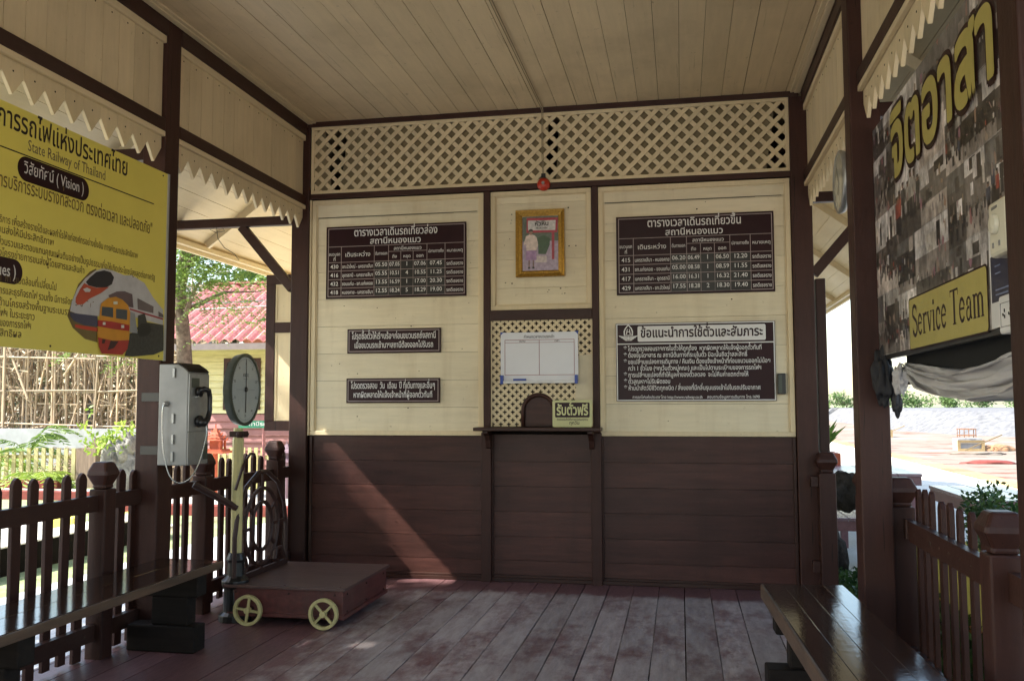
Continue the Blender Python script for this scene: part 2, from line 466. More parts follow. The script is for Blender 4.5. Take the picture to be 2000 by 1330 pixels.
sheet('path', -30, -10.2, 7.9, 9.0, -.286, M['path'], 'pale garden path')
sheet('path', -10.0, -3.2, 5.9, 9.3, -.284, M['path'], 'pale garden path')
# raised kerb wall beside the grass strip, shaded face and lit top painted in
b = MB(); b.box(-6.85, -6.45, -12, 3.6, -.3, -.02)
b.box(-6.86, -6.43, -12, 3.6, -.0195, .0, 1)  # pale cap stands in for sunlight on the top
solo(b, 'low_wall', [paint('shade_black_low_wall', (.007, .006, .005), .9, 'y', dirtamt=.3, dirt=(.015,.012,.01), spec=.05), M['path']], 'long low wall beside the garden path, shaded face and lit top painted in', 'low wall', (-6.65, -4, -.3), bevel=.01)
kp = [('red kerb below the pale yellow picket fence', (-17.5, -12.2, 9.05, 9.25)),
      ('short red kerb on the lawn behind the capped fence post', (-12.2, -10.0, 7.15, 7.3)),
      ('red kerb crossing the garden behind the weighing scale', (-8.6, -3.4, 5.55, 5.75))]
for lab, (x0, x1, y0, y1) in kp:
    b = MB(); b.box(x0, x1, y0, y1, -.3, -.14)
    solo(b, 'kerb', M['kerbred'], lab, 'kerb', ((x0+x1)/2, y0, -.3), 'red painted kerbs', bevel=.01)
# yellow painted kerb stones on the path, seen through the pickets
for i, (x, y) in enumerate([(-8.6, 2.9), (-7.9, 3.6), (-7.2, 4.2), (-9.6, 2.2)]):
    b = MB(); b.box(x-.22, x+.22, y-.09, y+.09, -.3, -.08)
    lab = ['yellow kerb stone second from the left on the garden path', 'yellow kerb stone third from the left on the garden path', 'yellow kerb stone nearest the wooden corner post', 'leftmost yellow kerb stone on the garden path'][i]
    solo(b, 'kerb_stone', M['yellow'], lab, 'kerb stone', (x, y, -.3), 'yellow kerb stones', bevel=.02)
# platform edge strip
M['tan'] = paint('tan_edging', (.34, .24, .11), .7, 'y', var=.3, rv=.4, dirtamt=.5)
b = MB(); y = -30
while y < 60:
    w = .9; b.box(5.78, 6.22, y+.01, y+w-.01, -.29, -.125); y += w
b.box(6.22, 6.3, -30, 60, -.3, -.16, 1)
tag(b.build('platform_edge', [M['tan'], M['gap']]), 'tan block edging of the platform', 'platform edge', kind='structure')
# embankment
foot = [(19.8, 190), (19.5, 122), (17.8, 73), (19.9, 63), (23, 57), (34, 48), (60, 36), (110, 20)]
e = MB(); NU = 90; NV = 10
def along(t):
    k = t*(len(foot)-1); i = min(int(k), len(foot)-2); f = k-i
    return Vector((foot[i][0]*(1-f)+foot[i+1][0]*f, foot[i][1]*(1-f)+foot[i+1][1]*f))
vs = []
for i in range(NU+1):
    p = along(i/NU); q = along(min(1, i/NU+.01)); r0 = along(max(0, i/NU-.01)); d = (q-r0).normalized(); nn = Vector((-d.y, d.x))
    if nn.y < 0 and nn.x < 0: nn = -nn
    nn = Vector((.45, .9)).normalized()
    for j in range(NV+1):
        f = j/NV; w = 5.5*f if j < NV else 60
        z = -.95 + 1.72*min(1, f*1.12) + (rnd.uniform(-.02, .02) if 0 < j < NV else 0)
        if j >= NV-1: z = .77
        vs.append((p.x+nn.x*w, p.y+nn.y*w, z))
fs = [(i*(NV+1)+j, (i+1)*(NV+1)+j, (i+1)*(NV+1)+j+1, i*(NV+1)+j+1) for i in range(NU) for j in range(NV)]
e.add(vs, fs)
tag(e.build('embankment', M['gravel'], smooth=True), 'grey ballast embankment beyond the tracks', 'embankment', kind='structure')

# deck floor: planks along the depth of the shelter
f = MB(); k = -20
while True:
    x0 = .003 + .1818*k; x1 = x0 + .1818; k += 1
    if x1 < -3.28: continue
    if x0 > 1.08: break
    a = max(x0, -3.3) + .0022 + rnd.random()*.001; b2 = min(x1, 1.09) - .0022 - rnd.random()*.0015
    cuts = [-8.7, -6.1 + rnd.uniform(-.6, .6), -3.4 + rnd.uniform(-.9, .4), .02]
    for y0, y1 in zip(cuts, cuts[1:]):
        n = 7; c = rnd.random(); dz = rnd.uniform(-.0015, .0015)
        A = []; B = []
        vs = []
        for i in range(n+1):
            y = y0 + (y1-.003-y0)*i/n; w = rnd.uniform(-.0017, .0017)
            vs += [(a + w, y, dz), (b2 + rnd.uniform(-.0017, .0017), y, dz), (b2, y, -.03), (a, y, -.03)]
        fs = []
        for i in range(n):
            o_ = i*4
            for j in range(4): fs.append((o_+j, o_+(j+1) % 4, o_+4+(j+1) % 4, o_+4+j))
        fs += [(3,2,1,0), (n*4, n*4+1, n*4+2, n*4+3)]
        f.add(vs, fs, 0, c)
f.box(-3.3, 1.08, -8.7, 0, -.30, -.034, 1)
tag(f.build('floor', [M['floor'], M['gap']]), 'worn maroon plank floor of the waiting shelter', 'floor', kind='structure')

# ================================================================= STATION BUILDING
ST = thing('station_building', 'cream and brown timber railway station with an open waiting shelter and ticket window', 'building', (-1.05, 0, 0))
XL, XR = -3.0, .90           # inner faces of the post rows
def boards(mb, x0, x1, z0, z1, zs, y0, y1, m=0):
    z = [z0] + [t for t in zs if z0 < t < z1] + [z1]
    for a, b in zip(z, z[1:]): mb.box(x0, x1, y0 + rnd.uniform(-.001, .001), y1, a + .0011, b - .0011, m)
def frame(mb, x0, x1, z0, z1, w, y0, y1, m=0):
    mb.box(x0, x1, y0, y1, z1-w, z1, m); mb.box(x0, x1, y0, y1, z0, z0+w, m)
    mb.box(x0, x0+w, y0, y1, z0+w, z1-w, m); mb.box(x1-w, x1, y0, y1, z0+w, z1-w, m)
# ticket office front wall
seams = [1.33, 1.545, 1.765, 1.985, 2.205, 2.43, 2.65, 2.875]
for x0, x1, z0, sh in ((-2.955, -1.512, 1.108, 0), (-1.457, -.659, 2.085, .055), (-.606, .822, 1.108, .02)):
    b = MB(); boards(b, x0, x1, z0, 3.028, [s + sh for s in seams], .018, .035)
    b.box(x0, x1, .036, .05, z0, 3.028, 1)
    if z0 < 2:
        # clumsy top filler board with an open crack below it
        b.box(x0+.035, x1-.03, .008, .018, 2.885+sh, 2.992)
        b.box(x0+.05, x1-.25, .0095, .0175, 2.880+sh, 2.884+sh, 1); b.box(x1-.249, x1-.06, .0095, .0175, 2.882+sh, 2.8845+sh, 1)
    for _ in range(26):
        x = rnd.uniform(x0+.1, x1-.1); z = rnd.uniform(z0+.08, 2.9); r_ = rnd.uniform(.002, .0055)
        b.box(x-r_, x+r_, .0145, .02, z-r_*.8, z+r_*.8, 1)
    b.build('wall_panel', [M['cream'], M['gap']], ST)
    b = MB(); frame(b, x0+.001, x1-.001, z0+.001, 3.027, .036, -.004, .0175)
    frame(b, x0+.0375, x1-.0375, z0+.0375 if z0 > 2 else z0+.002, 2.99, .008, .004, .0172)
    if z0 < 2: b.box(x0+.04, x1-.04, .0, .0165, z0+.0015, z0+.012)
    b.build('panel_moulding', M['creamz'], ST, bevel=.003)
dse = [.16, .34, .53, .72, .91]
for x0, x1, z1 in ((-2.955, -1.512, 1.1065), (-1.457, -.659, 1.12), (-.606, .822, 1.1065)):
    b = MB(); boards(b, x0, x1, 0, z1, dse, .018, .04)
    for zz in [.08] + [(a_+b2_)/2 for a_, b2_ in zip(dse, dse[1:]+[1.1])]:
        for xx in (x0+.06, (x0+x1)/2 + rnd.uniform(-.02, .02), x1-.06): b.box(xx-.004, xx+.004, .0155, .019, zz-.004, zz+.004)
    b.build('dado_panel', M['dado'], ST)
    b = MB(); b.box(x0+.001, x1-.001, -.012, .0175, .001, .03); b.box(x0+.02, x1-.02, -.006, .0175, .0305, .048)
    b.box(x0+.001, x0+.022, -.004, .0172, .0485, z1-.002); b.box(x1-.022, x1-.001, -.004, .0172, .0485, z1-.002)
    b.build('skirting', M['railx'], ST, bevel=.003)
for x0, x1 in ((-1.511, -1.458), (-.658, -.607)):
    b = MB(); b.box(x0, x1, -.018, .06, 1.135, 3.034); b.build('stud', M['post'], ST, bevel=.003)
    b = MB(); b.box(x0-.012, x1+.012, -.05, .06, 0, 1.134); b.build('stud', M['post'], ST, bevel=.004)
for x0, x1, z0, z1 in ((-2.97, .83, 3.035, 3.078), (-1.457, -.659, 2.005, 2.084), (-3.0, .9, 3.640, 3.72)):
    b = MB(); b.box(x0, x1, -.02, .06, z0, z1); b.build('beam', M['railx'], ST, bevel=.004)
# lattice over the wall
b = MB(); frame(b, -2.968, .826, 3.079, 3.639, .026, -.012, .02)
b.build('lattice_frame', M['creamz'], ST, bevel=.003)
b = MB(); x0, x1, z0, z1 = -2.942, .80, 3.105, 3.613
def clipbar(cx, sgn, y, p=.032):
    # diagonal slat through (cx, z0) clipped to the panel rectangle
    hw = p/math.sqrt(2)
    H = z1-z0
    def cl(poly, ax, lim, keep):
        out = []
        for i in range(len(poly)):
            A = poly[i]; B = poly[(i+1) % len(poly)]
            ia = (A[ax]-lim)*keep >= 0; ib = (B[ax]-lim)*keep >= 0
            if ia: out.append(A)
            if ia != ib:
                t = (lim-A[ax])/(B[ax]-A[ax]); out.append((A[0]+(B[0]-A[0])*t, A[1]+(B[1]-A[1])*t))
        return out
    poly = [(cx-hw, z0), (cx+hw, z0), (cx+hw+sgn*H, z1), (cx-hw+sgn*H, z1)]
    for a in ((0, x0, 1), (0, x1, -1)):
        poly = cl(poly, *a)
        if len(poly) < 3: return
    b.prism(poly, (0, y, 0), X_, Z_, (0, .009, 0))
n = 0
for i in range(-6, 40):
    cx = x0 + i*.1135
    clipbar(cx + .02, 1, -.004); clipbar(cx + .045, -1, .006)
b.build('lattice', M['creamz'], ST)
b = MB()
for a0, a1, t0, t1 in ((-2.942, -2.80, -2.942, -2.86), (-2.73, -1.02, -2.66, -.99), (-.94, .66, -.90, .73)):
    b.prism([(a0, 3.105), (a1, 3.105), (t1, 3.613), (t0, 3.613)], (0, .028, 0), X_, Z_, (0, .004, 0))
b.build('backing_screen', plain('dusty_screen', (.23, .185, .11), .9, .1, var=.12, sc=6), ST)
# ticket grille: board pierced with little cross-shaped holes
u = .0104; gx0 = -1.457; gz0 = 1.182; nx = int(.798/u); nz = int(.822/u)
gr = MB(); gr.flat = True
def hole(i, j):
    for dx, dz in ((0,0), (1,0), (-1,0), (0,1), (0,-1)):
        a = i+dx; c = j+dz
        if c % 3 == 1 and (a - (3 if (c//3) % 2 else 0)) % 6 == 1: return True
    return False
vid = {}
VV = []; FF = []
def gv(i, j):
    if (i, j) not in vid:
        vid[(i, j)] = len(VV); VV.append((gx0 + .798*i/nx, .012, gz0 + .822*j/nz))
    return vid[(i, j)]
for i in range(nx):
    for j in range(nz):
        X0 = gx0 + .798*(i+.5)/nx; Z0 = gz0 + .822*(j+.5)/nz
        inarch = abs(X0+1.08) < .118 and (Z0 < 1.31 or (X0+1.08)**2 + (Z0-1.305)**2 < .118**2)
        if inarch or (hole(i, j) and 0 < i < nx-1): continue
        FF.append((gv(i, j), gv(i+1, j), gv(i+1, j+1), gv(i, j+1)))
gr.add(VV, FF)
go = gr.build('ticket_grille', M['creamz'], ST)
sm = go.modifiers.new('thick', 'SOLIDIFY'); sm.thickness = .008; sm.offset = 1
arc = [(-1.08 + .122*math.cos(R(a)), .0, 1.302 + .122*math.sin(R(a))) for a in range(0, 181, 12)]
b = MB(); b.tube([(-.958, 0, 1.183)] + arc + [(-1.202, 0, 1.183)], .016, 6)
b.build('arch_frame', M['post'], ST, smooth=True)
b = MB(); b.box(-1.21, -.95, .02, .03, 1.183, 1.44); b.build('ticket_hatch', M['dado'], ST)
b = MB(); b.poly([(-.80, .0035, 1.36), (-.662, .0035, 1.35), (-.662, .0035, 1.735), (-.765, .0035, 1.725)])
b.build('paper_patch', plain('pale_paper', (.60, .53, .38), .7), ST)
# ticket counter shelf
cs = MB(); cs.box(-1.545, -.585, -.235, -.051, 1.152, 1.178); cs.box(-1.457, -.659, -.051, .0165, 1.152, 1.178)
ct = cs.build('ticket_counter', M['railx'], ST, bevel=.004)
for x in (-1.46, -.665):
    b = MB(); b.prism([(0, 0), (.15, 0), (.15, -.02), (.09, -.035), (.05, -.075), (.03, -.13), (0, -.14)], (x-.02, -.0515, 1.1515), (0,-1,0), Z_, (.04, 0, 0))
    b.build('bracket', M['railx'], ct, bevel=.003)
# posts
PY = [(-2.06, -1.91), (-4.34, -4.19), (-6.55, -6.4), (-8.62, -8.47)]
for y0, y1 in PY:
    for x0 in (-3.15, .88):
        b = MB(); b.box(x0, x0+.15, y0, y1, -.3, 3.675); b.build('post', M['post'], ST, bevel=.008)
b = MB(); b.box(-3.125, -2.972, -.03, .12, -.3, 3.639); b.build('post', M['post'], ST, bevel=.008)
b = MB(); b.box(.826, .975, -.03, .12, -.3, 3.639); b.build('post', M['post'], ST, bevel=.008)
b = MB(); b.box(.99, 1.06, .02, .09, -.15, 2.27); b.build('door_jamb', M['post'], ST, bevel=.005)
b = MB(); b.box(-2.972, -2.958, -.012, .02, 1.108, 3.03)
b.build('corner_bead', M['creamz'], ST)
# side friezes
ys = [(-.03, -1.91), (-2.06, -4.19), (-4.34, -6.4), (-6.55, -8.47)]
for sd in (-1, 1):
    xi = XL if sd < 0 else .92
    for (ya, yb) in ys:
        y1, y0 = ya, yb
        q = MB(); xa, xb = sorted((xi, xi + sd*.07))
        q.box(xa, xb, y0, y1, 2.985, 3.062); q.build('tie_rail', M['raily'], ST, bevel=.005)
        q = MB(); xa, xb = sorted((xi-sd*.005, xi + sd*.10))
        q.box(xa, xb, y0, y1, 3.57, 3.675); q.build('wall_plate', M['raily'], ST, bevel=.005)
        # upper boarding
        q = MB(); n = round((y1-y0)/.142); w = (y1-y0)/n
        for i in range(n):
            gp = rnd.choice([.001, .0025, .0035]); xx = xi + sd*.03 + rnd.uniform(-.001, .001)
            a, c_ = sorted((xx, xx + sd*.018)); yy = y0 + i*w
            q.box(a, c_, yy + gp, yy + w - gp, 3.062, 3.57)
            for zz in (3.50,):
                a2, c2 = sorted((xx - sd*.0015, xx + sd*.002)); q.box(a2, c2, yy+w/2-.004, yy+w/2+.004, zz-.004, zz+.004, 1)
        a, c_ = sorted((xi + sd*.05, xi + sd*.055)); q.box(a, c_, y0, y1, 3.062, 3.57, 1)
        fr = q.build('frieze_panel', [M['creamz'], M['gap']], ST)
        q = MB(); a, c_ = sorted((xi + sd*.008, xi + sd*.0285)); q.box(a, c_, y0+.001, y1-.001, 3.525, 3.569)
        q.box(a, c_, y0+.001, y0+.03, 3.07, 3.524)
        q.build('moulding', M['creamy'], fr, bevel=.003)
        # pointed valance boards
        q = MB(); n = round((y1-y0)/.142); w = (y1-y0)/n
        for i in range(n):
            gp = rnd.choice([.0004, .001, .002]); yy = y0 + i*w; xx = xi + sd*.028 + rnd.uniform(-.001, .001)
            pts = [(gp, 2.945), (gp, 2.885), (w/2, 2.79 + rnd.uniform(-.004, .004)), (w-gp, 2.885), (w-gp, 2.945)]
            q.prism([(p[0]+yy, p[1]) for p in pts], (xx, 0, 0), Y_, Z_, (sd*.018, 0, 0))
            a, c_ = sorted((xx, xx + sd*.018)); q.box(a, c_, yy+gp, yy+w-gp, 2.945, 2.984)
            a2, c2 = sorted((xx - sd*.0015, xx + sd*.002)); q.box(a2, c2, yy+w/2-.004, yy+w/2+.004, 2.90, 2.908, 1)
        va = q.build('valance', [M['creamz'], M['gap']], ST)
        q = MB(); a, c_ = sorted((xi + sd*.002, xi + sd*.0265)); q.box(a, c_, y0+.001, y1-.001, 2.953, 2.984)
        q.build('moulding', M['creamy'], va, bevel=.003)
# ceiling
c = MB(); k = -21
while True:
    x0 = .025 + .1572*k; x1 = x0 + .1572; k += 1
    if x1 < -3.02: continue
    if x0 > .95: break
    a = max(x0, -3.03); b2 = min(x1, .95); z = 3.681 + rnd.uniform(-.0008, .0008); w = .0013
    c.box(a + w, b2 - w - (rnd.random() < .2)*.002, -8.7, 0.02, z, z + .012)
c.box(-3.03, .95, -8.7, .02, 3.70, 3.71, 1)
ce = c.build('ceiling', [M['ceil'], M['gap']], ST)
for sd, xi in ((-1, XL), (1, .915)):
    q = MB(); a, d_ = sorted((xi - sd*.005, xi - sd*.045)); q.box(a, d_, -8.6, -.021, 3.662, 3.680)
    a, d_ = sorted((xi - sd*.046, xi - sd*.075)); q.box(a, d_, -8.6, -.021, 3.668, 3.6799)
    q.build('cornice', M['creamy'], ce, bevel=.003)
# roof and eaves
sl_ = .733
def zsoff(x): return 2.80 + (x + 4.3)*sl_ if x < -1.05 else 2.80 + (2.2 - x)*sl_
M['roofred'] = paint('faded_red_roofing', (.36, .10, .09), .6, 'x', rv=.2)
for sd, xo in ((-1, -4.3), (1, 2.2)):
    sf = MB(); n = 9; xin = -3.12 if sd < 0 else 1.02
    for i in range(n):
        a = xo + (xin-xo)*i/n; b2 = xo + (xin-xo)*(i+1)/n - .003*(1 if sd < 0 else -1)
        za, zb = zsoff(a), zsoff(b2)
        sf.hexa([(a, -9.2, za), (b2, -9.2, zb), (b2, 10.5, zb), (a, 10.5, za)], [(a, -9.2, za+.015), (b2, -9.2, zb+.015), (b2, 10.5, zb+.015), (a, 10.5, za+.015)])
    es = sf.build('eave_soffit', M['creamy'], ST)
    q = MB(); a, c_ = sorted((xo, xo - sd*-.03 if False else xo + sd*.03)); q.box(a, c_, -9.2, 10.5, 2.72, 2.90)
    a, c_ = sorted((xo - sd*.005, xo - sd*.05)); q.box(a, c_, -9.2, 10.5, 2.755, 2.80)
    q.build('fascia', M['creamy'], es, bevel=.004)
    y = -8.9
    xs = [xo - sd*.06, xin]
    while y < 10.4:
        r_ = MB(); p = (xs[0], y, zsoff(xs[0])-.035); q2 = (xs[1], y, zsoff(xs[1])-.035)
        r_.bar(p, q2, .04, .07); r_.build('rafter', M['creamy'], es); y += 1.9
    t = MB(); xr = -1.05; zr = zsoff(-1.05)+.02
    t.add([(xo + sd*.06, -9.25, zsoff(xo)+.03-.04), (xr, -9.25, zr+.03), (xr, 10.6, zr+.03), (xo + sd*.06, 10.6, zsoff(xo)-.01),
           (xo + sd*.06, -9.25, zsoff(xo)+.05), (xr, -9.25, zr+.09), (xr, 10.6, zr+.09), (xo + sd*.06, 10.6, zsoff(xo)+.05)],
          [(0,1,2,3), (4,5,6,7), (0,1,5,4), (2,3,7,6), (0,3,7,4)])
    t.build('roof', M['roofred'], ST)
# eave brackets
for sd, xp, xo in ((-1, -3.15, -4.2), (1, 1.03, 2.1)):
    for y in (-.0, -1.985, -4.265, -6.475):
        bx = xp if y else xp + (.03 if sd < 0 else -.055)
        q = MB(); q.bar((bx, y, 2.87), (xo, y, 2.87), .06, .075)
        br = q.build('bracket', M['railx'], ST, bevel=.004)
        q = MB(); q.bar((bx, y, 2.30), (bx + sd*.46, y, 2.835), .055, .075); q.build('brace', M['railx'], br, bevel=.004)
# ticket office behind
b = MB()
b.box(-3.125, -3.09, .12, 10, -.3, 3.66); b.box(.93, .965, .12, 10, -.3, 3.66); b.box(-3.09, .93, 9.95, 10, -.3, 3.66)
b.build('wall', M['cream'], ST)
b = MB(); b.box(-3.09, .93, .06, 9.95, 3.665, 3.69)
for y in (1.0, 2.2, 3.4): b.box(-3.08, .92, y, y+.12, 3.50, 3.664, 1)
b.build('office_ceiling', [M['ceil'], M['raily']], ST)
b = MB(); b.box(-3.09, .93, .06, 9.95, -.3, .0); b.box(-2.2, .4, .75, .8, 0, 1.9); b.build('office_floor', M['railx'], ST)
b = MB(); b.box(-3.09, .93, 2.55, 2.6, .0, 3.5, 0); b.build('partition_wall', M['dado'], ST)
# open shutter on the side wall
b = MB(); sx0, sx1, sy = -3.56, -3.13, .42
frame(b, sx0, sx1, 1.13, 2.49, .085, sy, sy+.04); b.box(sx0+.085, sx1-.085, sy, sy+.04, 1.98, 2.07)
shu = b.build('window_shutter', M['post'], ST, bevel=.004)
for z0, z1 in ((1.2155, 1.9795), (2.0705, 2.4045)):
    b = MB(); b.box(sx0+.0855, sx1-.0855, sy+.012, sy+.03, z0, z1); frame(b, sx0+.086, sx1-.086, z0+.0005, z1-.0005, .018, sy+.006, sy+.0115)
    b.build('shutter_panel', M['creamz'], shu, bevel=.002)
# conduit across the ceiling and down the lattice
b = MB(); b.tube([(-1.04, -6, 3.672), (-1.035, -3, 3.673), (-1.03, -.05, 3.672), (-1.03, -.024, 3.66), (-1.03, -.03, 3.4), (-1.028, -.024, 3.12)], .003, 6)
b.tube([(-1.06, -6, 3.674), (-1.052, -3, 3.674), (-1.045, -.04, 3.674), (-1.04, -.024, 3.65), (-1.04, -.024, 3.3), (-1.035, -.024, 3.12)], .0025, 6)
b.build('cable', plain('old_cable', (.28, .23, .15), .7), ST)
b = MB(); b.tube([(-3.75, -.01, 2.83), (-3.72, -.03, 2.80), (-3.80, -.03, 2.79), (-3.86, -.02, 2.82), (-3.80, -.02, 2.84), (-3.78, -.03, 2.74), (-3.72, -.03, 2.66), (-3.62, -.04, 2.60), (-3.58, -.04, 2.55)], .003, 5)
b.build('wire', M['wire'], ST)
# ================================================================= FENCES
def knob_post(name, parent, x, y, z0, zr, w=.10):
    q = MB(); q.box(x-w/2, x+w/2, y-w/2, y+w/2, z0, zr); p = q.build(name, M['post'], parent, bevel=.008)
    q = MB(); r2 = math.sqrt(2); h = w/2
    prof = [(h*.80*r2, 0), (h*.80*r2, .035), (h*1.22*r2, .085), (h*.86*r2, .155), (h*.84*r2, .16)]
    q.lathe([(r, z) for r, z in [(h*.85*r2, 0), (h*.78*r2, .02), (h*1.25*r2, .075), (h*1.2*r2, .095), (h*.80*r2, .145)]], (x, y, zr+.0005), (0,0,1), 4)
    # turn the square section so its flats face the rails
    c_, s_ = math.cos(PI/4), math.sin(PI/4)
    q.v = [(x+(a-x)*c_-(b_-y)*s_, y+(a-x)*s_+(b_-y)*c_, z) for a, b_, z in q.v]
    q.build('post_cap', M['post'], p, bevel=.012)
    return p
def picket_mesh(w, h, t=.022):
    q = MB(); q.prism([(-w/2, 0), (w/2, 0), (w/2, h-.035), (w*.3, h-.012), (0, h), (-w*.3, h-.012), (-w/2, h-.035)], (0,0,0), Y_, Z_, (t, 0, 0))
    return q
def fence(name, label, x, side, pickets, rails, posts, h, w, zt, zb, loc, rh=.085, group=None):
    F_ = thing(name, label, 'fence', loc, group)
    first = None
    for y in pickets:
        if first is None:
            first = picket_mesh(w, h-.02).build('picket', M['post'], F_, local=True, bevel=.003); o = first
        else:
            o = first.copy(); C.objects.link(o); o.parent = F_
        o.location = (x - loc[0] + rnd.uniform(-.003, .003), y - loc[1], .02 - loc[2] + rnd.uniform(-.016, .010))
        o.rotation_euler = (rnd.uniform(-.016, .016), 0, rnd.uniform(-.04, .04)); o.scale = (1, rnd.uniform(.9, 1.14), rnd.uniform(.985, 1.01))
    for (a, b_) in rails:
        for z in (zt, zb):
            q = MB(); xa, xb = sorted((x - side*.002, x - side*.042)) if side > 0 else sorted((x+.024, x+.064))
            q.box(xa, xb, a, b_, z-rh, z)
            xn = xa if side > 0 else xb
            for y in pickets:
                if a < y < b_: q.box(xn-.0012, xn+.0012, y-.004+rnd.uniform(-.006,.006), y+.004, z-rh*.5-.004+rnd.uniform(-.01,.01), z-rh*.5+.004, 1)
            q.build('rail', [M['raily'], M['nail']], F_, bevel=.005)
    for (px_, py_, z0, zr) in posts: knob_post('fence_post', F_, px_, py_, z0, zr, .10 if side < 0 else .115)
    return F_
# left side: rails on the inner side (+x) of the pickets
pk = [-2.55-.118*i for i in range(16)]
pk = [-3.0+.116*i for i in range(5)] + [-3.116-.118*i for i in range(9)] + [-2.19, -2.075]
fence('picket_fence', 'brown picket fence behind the long bench, left of the wooden corner post', -3.16, -1, pk, [(-4.18, -2.455), (-2.345, -2.062)], [(-3.11, -2.40, -.3, .90)], 1.0, .060, .868, .185, (-3.14, -3.1, 0))
pk = [-1.60, -1.52, -1.18, -1.05, -.93, -.72, -.58, -.14, -.05]
pk = [-1.84, -1.72, -1.60, -1.50, -1.17, -1.045, -.93, -.82, -.70, -.58, -.46, -.15, -.06]
fence('picket_fence', 'brown picket fence behind the weighing scale, joining the ticket office wall', -3.16, -1, pk, [(-1.908, -1.42), (-1.30, -.36), (-.24, -.032)], [(-3.11, -1.36, -.3, .89), (-3.11, -.30, -.3, .93)], .99, .054, .86, .185, (-3.14, -1, 0))
# right side
pk = [-2.09, -2.20, -2.34, -2.48, -2.62, -2.76, -2.91, -3.06]
pk2 = [-3.58-.13*i for i in range(5)]
fence('picket_fence', 'brown picket fence behind the glossy bench, with two chunky capped posts', 1.13, 1, pk+pk2, [(-2.18+.14, -1.98), (-3.28, -2.10), (-4.18, -3.46)], [(1.09, -1.95+.01, -.3, .83), (1.09, -3.40, -.3, .83)], .93, .050, .775, .15, (1.12, -2.8, 0), rh=.10)
G_ = thing('gate_post', 'squat capped post beside the door jamb of the office', 'post', (1.0, -.10, 0))
knob_post('post', G_, 1.01, -.10, -.0, .86, .115)
q = MB(); q.box(.90, .952, -.13, -.07, .76, .835); q.build('rail', M['railx'], G_, bevel=.004)
q = MB(); q.box(.90, .952, -.13, -.07, .16, .24); q.build('rail', M['railx'], G_, bevel=.004)
G_ = thing('gate_post', 'short fence post standing just left of the big right hand post', 'post', (1.03, -1.28, 0))
knob_post('post', G_, 1.06, -1.28, -.0, .82, .12)
q = MB(); q.box(1.03, 1.07, -1.90, -1.341, .72, .80); q.build('rail', M['raily'], G_, bevel=.004)
q = MB()
for y in (-1.45, -1.58, -1.72, -1.84): q.box(1.073, 1.095, y-.024, y+.024, .02, .88)
q.build('picket_panel', M['post'], G_)

# ================================================================= BENCHES
def rot_about(mb, cx, cy, a):
    c_, s_ = math.cos(a), math.sin(a)
    mb.v = [(cx+(x-cx)*c_-(y-cy)*s_, cy+(x-cx)*s_+(y-cy)*c_, z) for x, y, z in mb.v]
B1 = thing('bench', 'long dark plank bench along the left picket fence', 'bench', (-2.8, -3.0, 0), 'plank benches')
q = MB(); q.box(-2.985, -2.795, -5.2, -2.03, .428, .468); q.box(-2.793, -2.595, -5.2, -2.035, .428, .468)
q.build('seat', M['bench'], B1, bevel=.002)
q = MB(); q.box(-2.5945, -2.582, -5.2, -2.035, .424, .466); q.build('seat_edge', M['benchedge'], B1, bevel=.004)
for yc in (-2.2, -3.55):
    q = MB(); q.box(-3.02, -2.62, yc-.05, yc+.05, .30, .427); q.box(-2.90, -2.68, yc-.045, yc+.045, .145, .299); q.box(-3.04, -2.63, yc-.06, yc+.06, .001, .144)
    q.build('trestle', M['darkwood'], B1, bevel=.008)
B2 = thing('bench', 'glossy varnished bench on the right, reflecting the bright sky', 'bench', (.6, -2.9, 0), 'plank benches')
ang = R(2.4)
parts = []
q = MB(); q.box(.385, .478, -4.4, -2.19, .43, .468); q.box(.4788, .572, -4.4, -2.19, .43, .468); q.box(.5735, .667, -4.4, -2.18, .43, .468); q.box(.6678, .762, -4.4, -2.18, .43, .468); rot_about(q, .57, -2.2, ang)
q.build('seat', M['bench'], B2, bevel=.0015)
q = MB(); q.box(.370, .3845, -4.4, -2.19, .40, .466); rot_about(q, .57, -2.2, ang); q.build('seat_edge', M['benchedge'], B2, bevel=.004)
for yc in (-2.42, -3.9):
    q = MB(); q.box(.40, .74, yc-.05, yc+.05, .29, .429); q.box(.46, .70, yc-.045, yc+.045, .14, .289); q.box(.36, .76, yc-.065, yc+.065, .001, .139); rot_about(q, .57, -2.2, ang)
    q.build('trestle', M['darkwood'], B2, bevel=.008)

# ================================================================= WEIGHING SCALE
SC = thing('weighing_scale', 'antique platform weighing scale with a round dial and cream spoked wheels', 'scale', (-2.45, -1.15, 0))
q = MB(); q.box(-2.81, -2.045, -1.565, -.75, .045, .218); q.box(-2.805, -2.035, -1.575, -.745, .045, .07)
q.build('body', M['redbrown'], SC, bevel=.004)
q = MB(); q.box(-2.83, -2.025, -1.59, -.735, .2185, .236)
for bx_ in (-2.79, -2.43, -2.065):
    for by_ in (-1.56, -.765): q.lathe([(.009, .0), (.007, .006)], (bx_, by_, .2362), (0,0,1), 6)
q.build('platform', M['scaletop'], SC, bevel=.004)
q = MB()
for by_ in (-1.50, -1.16, -.82):
    for bz_ in (.085, .19): q.lathe([(.008, .0), (.006, .005)], (-2.0445, by_, bz_), (1,0,0), 6)
for bx_ in (-2.75, -2.4, -2.1): q.lathe([(.008, .0), (.006, .005)], (bx_, -1.5655, .19), (0,-1,0), 6)
q.build('bolts', M['iron'], SC)
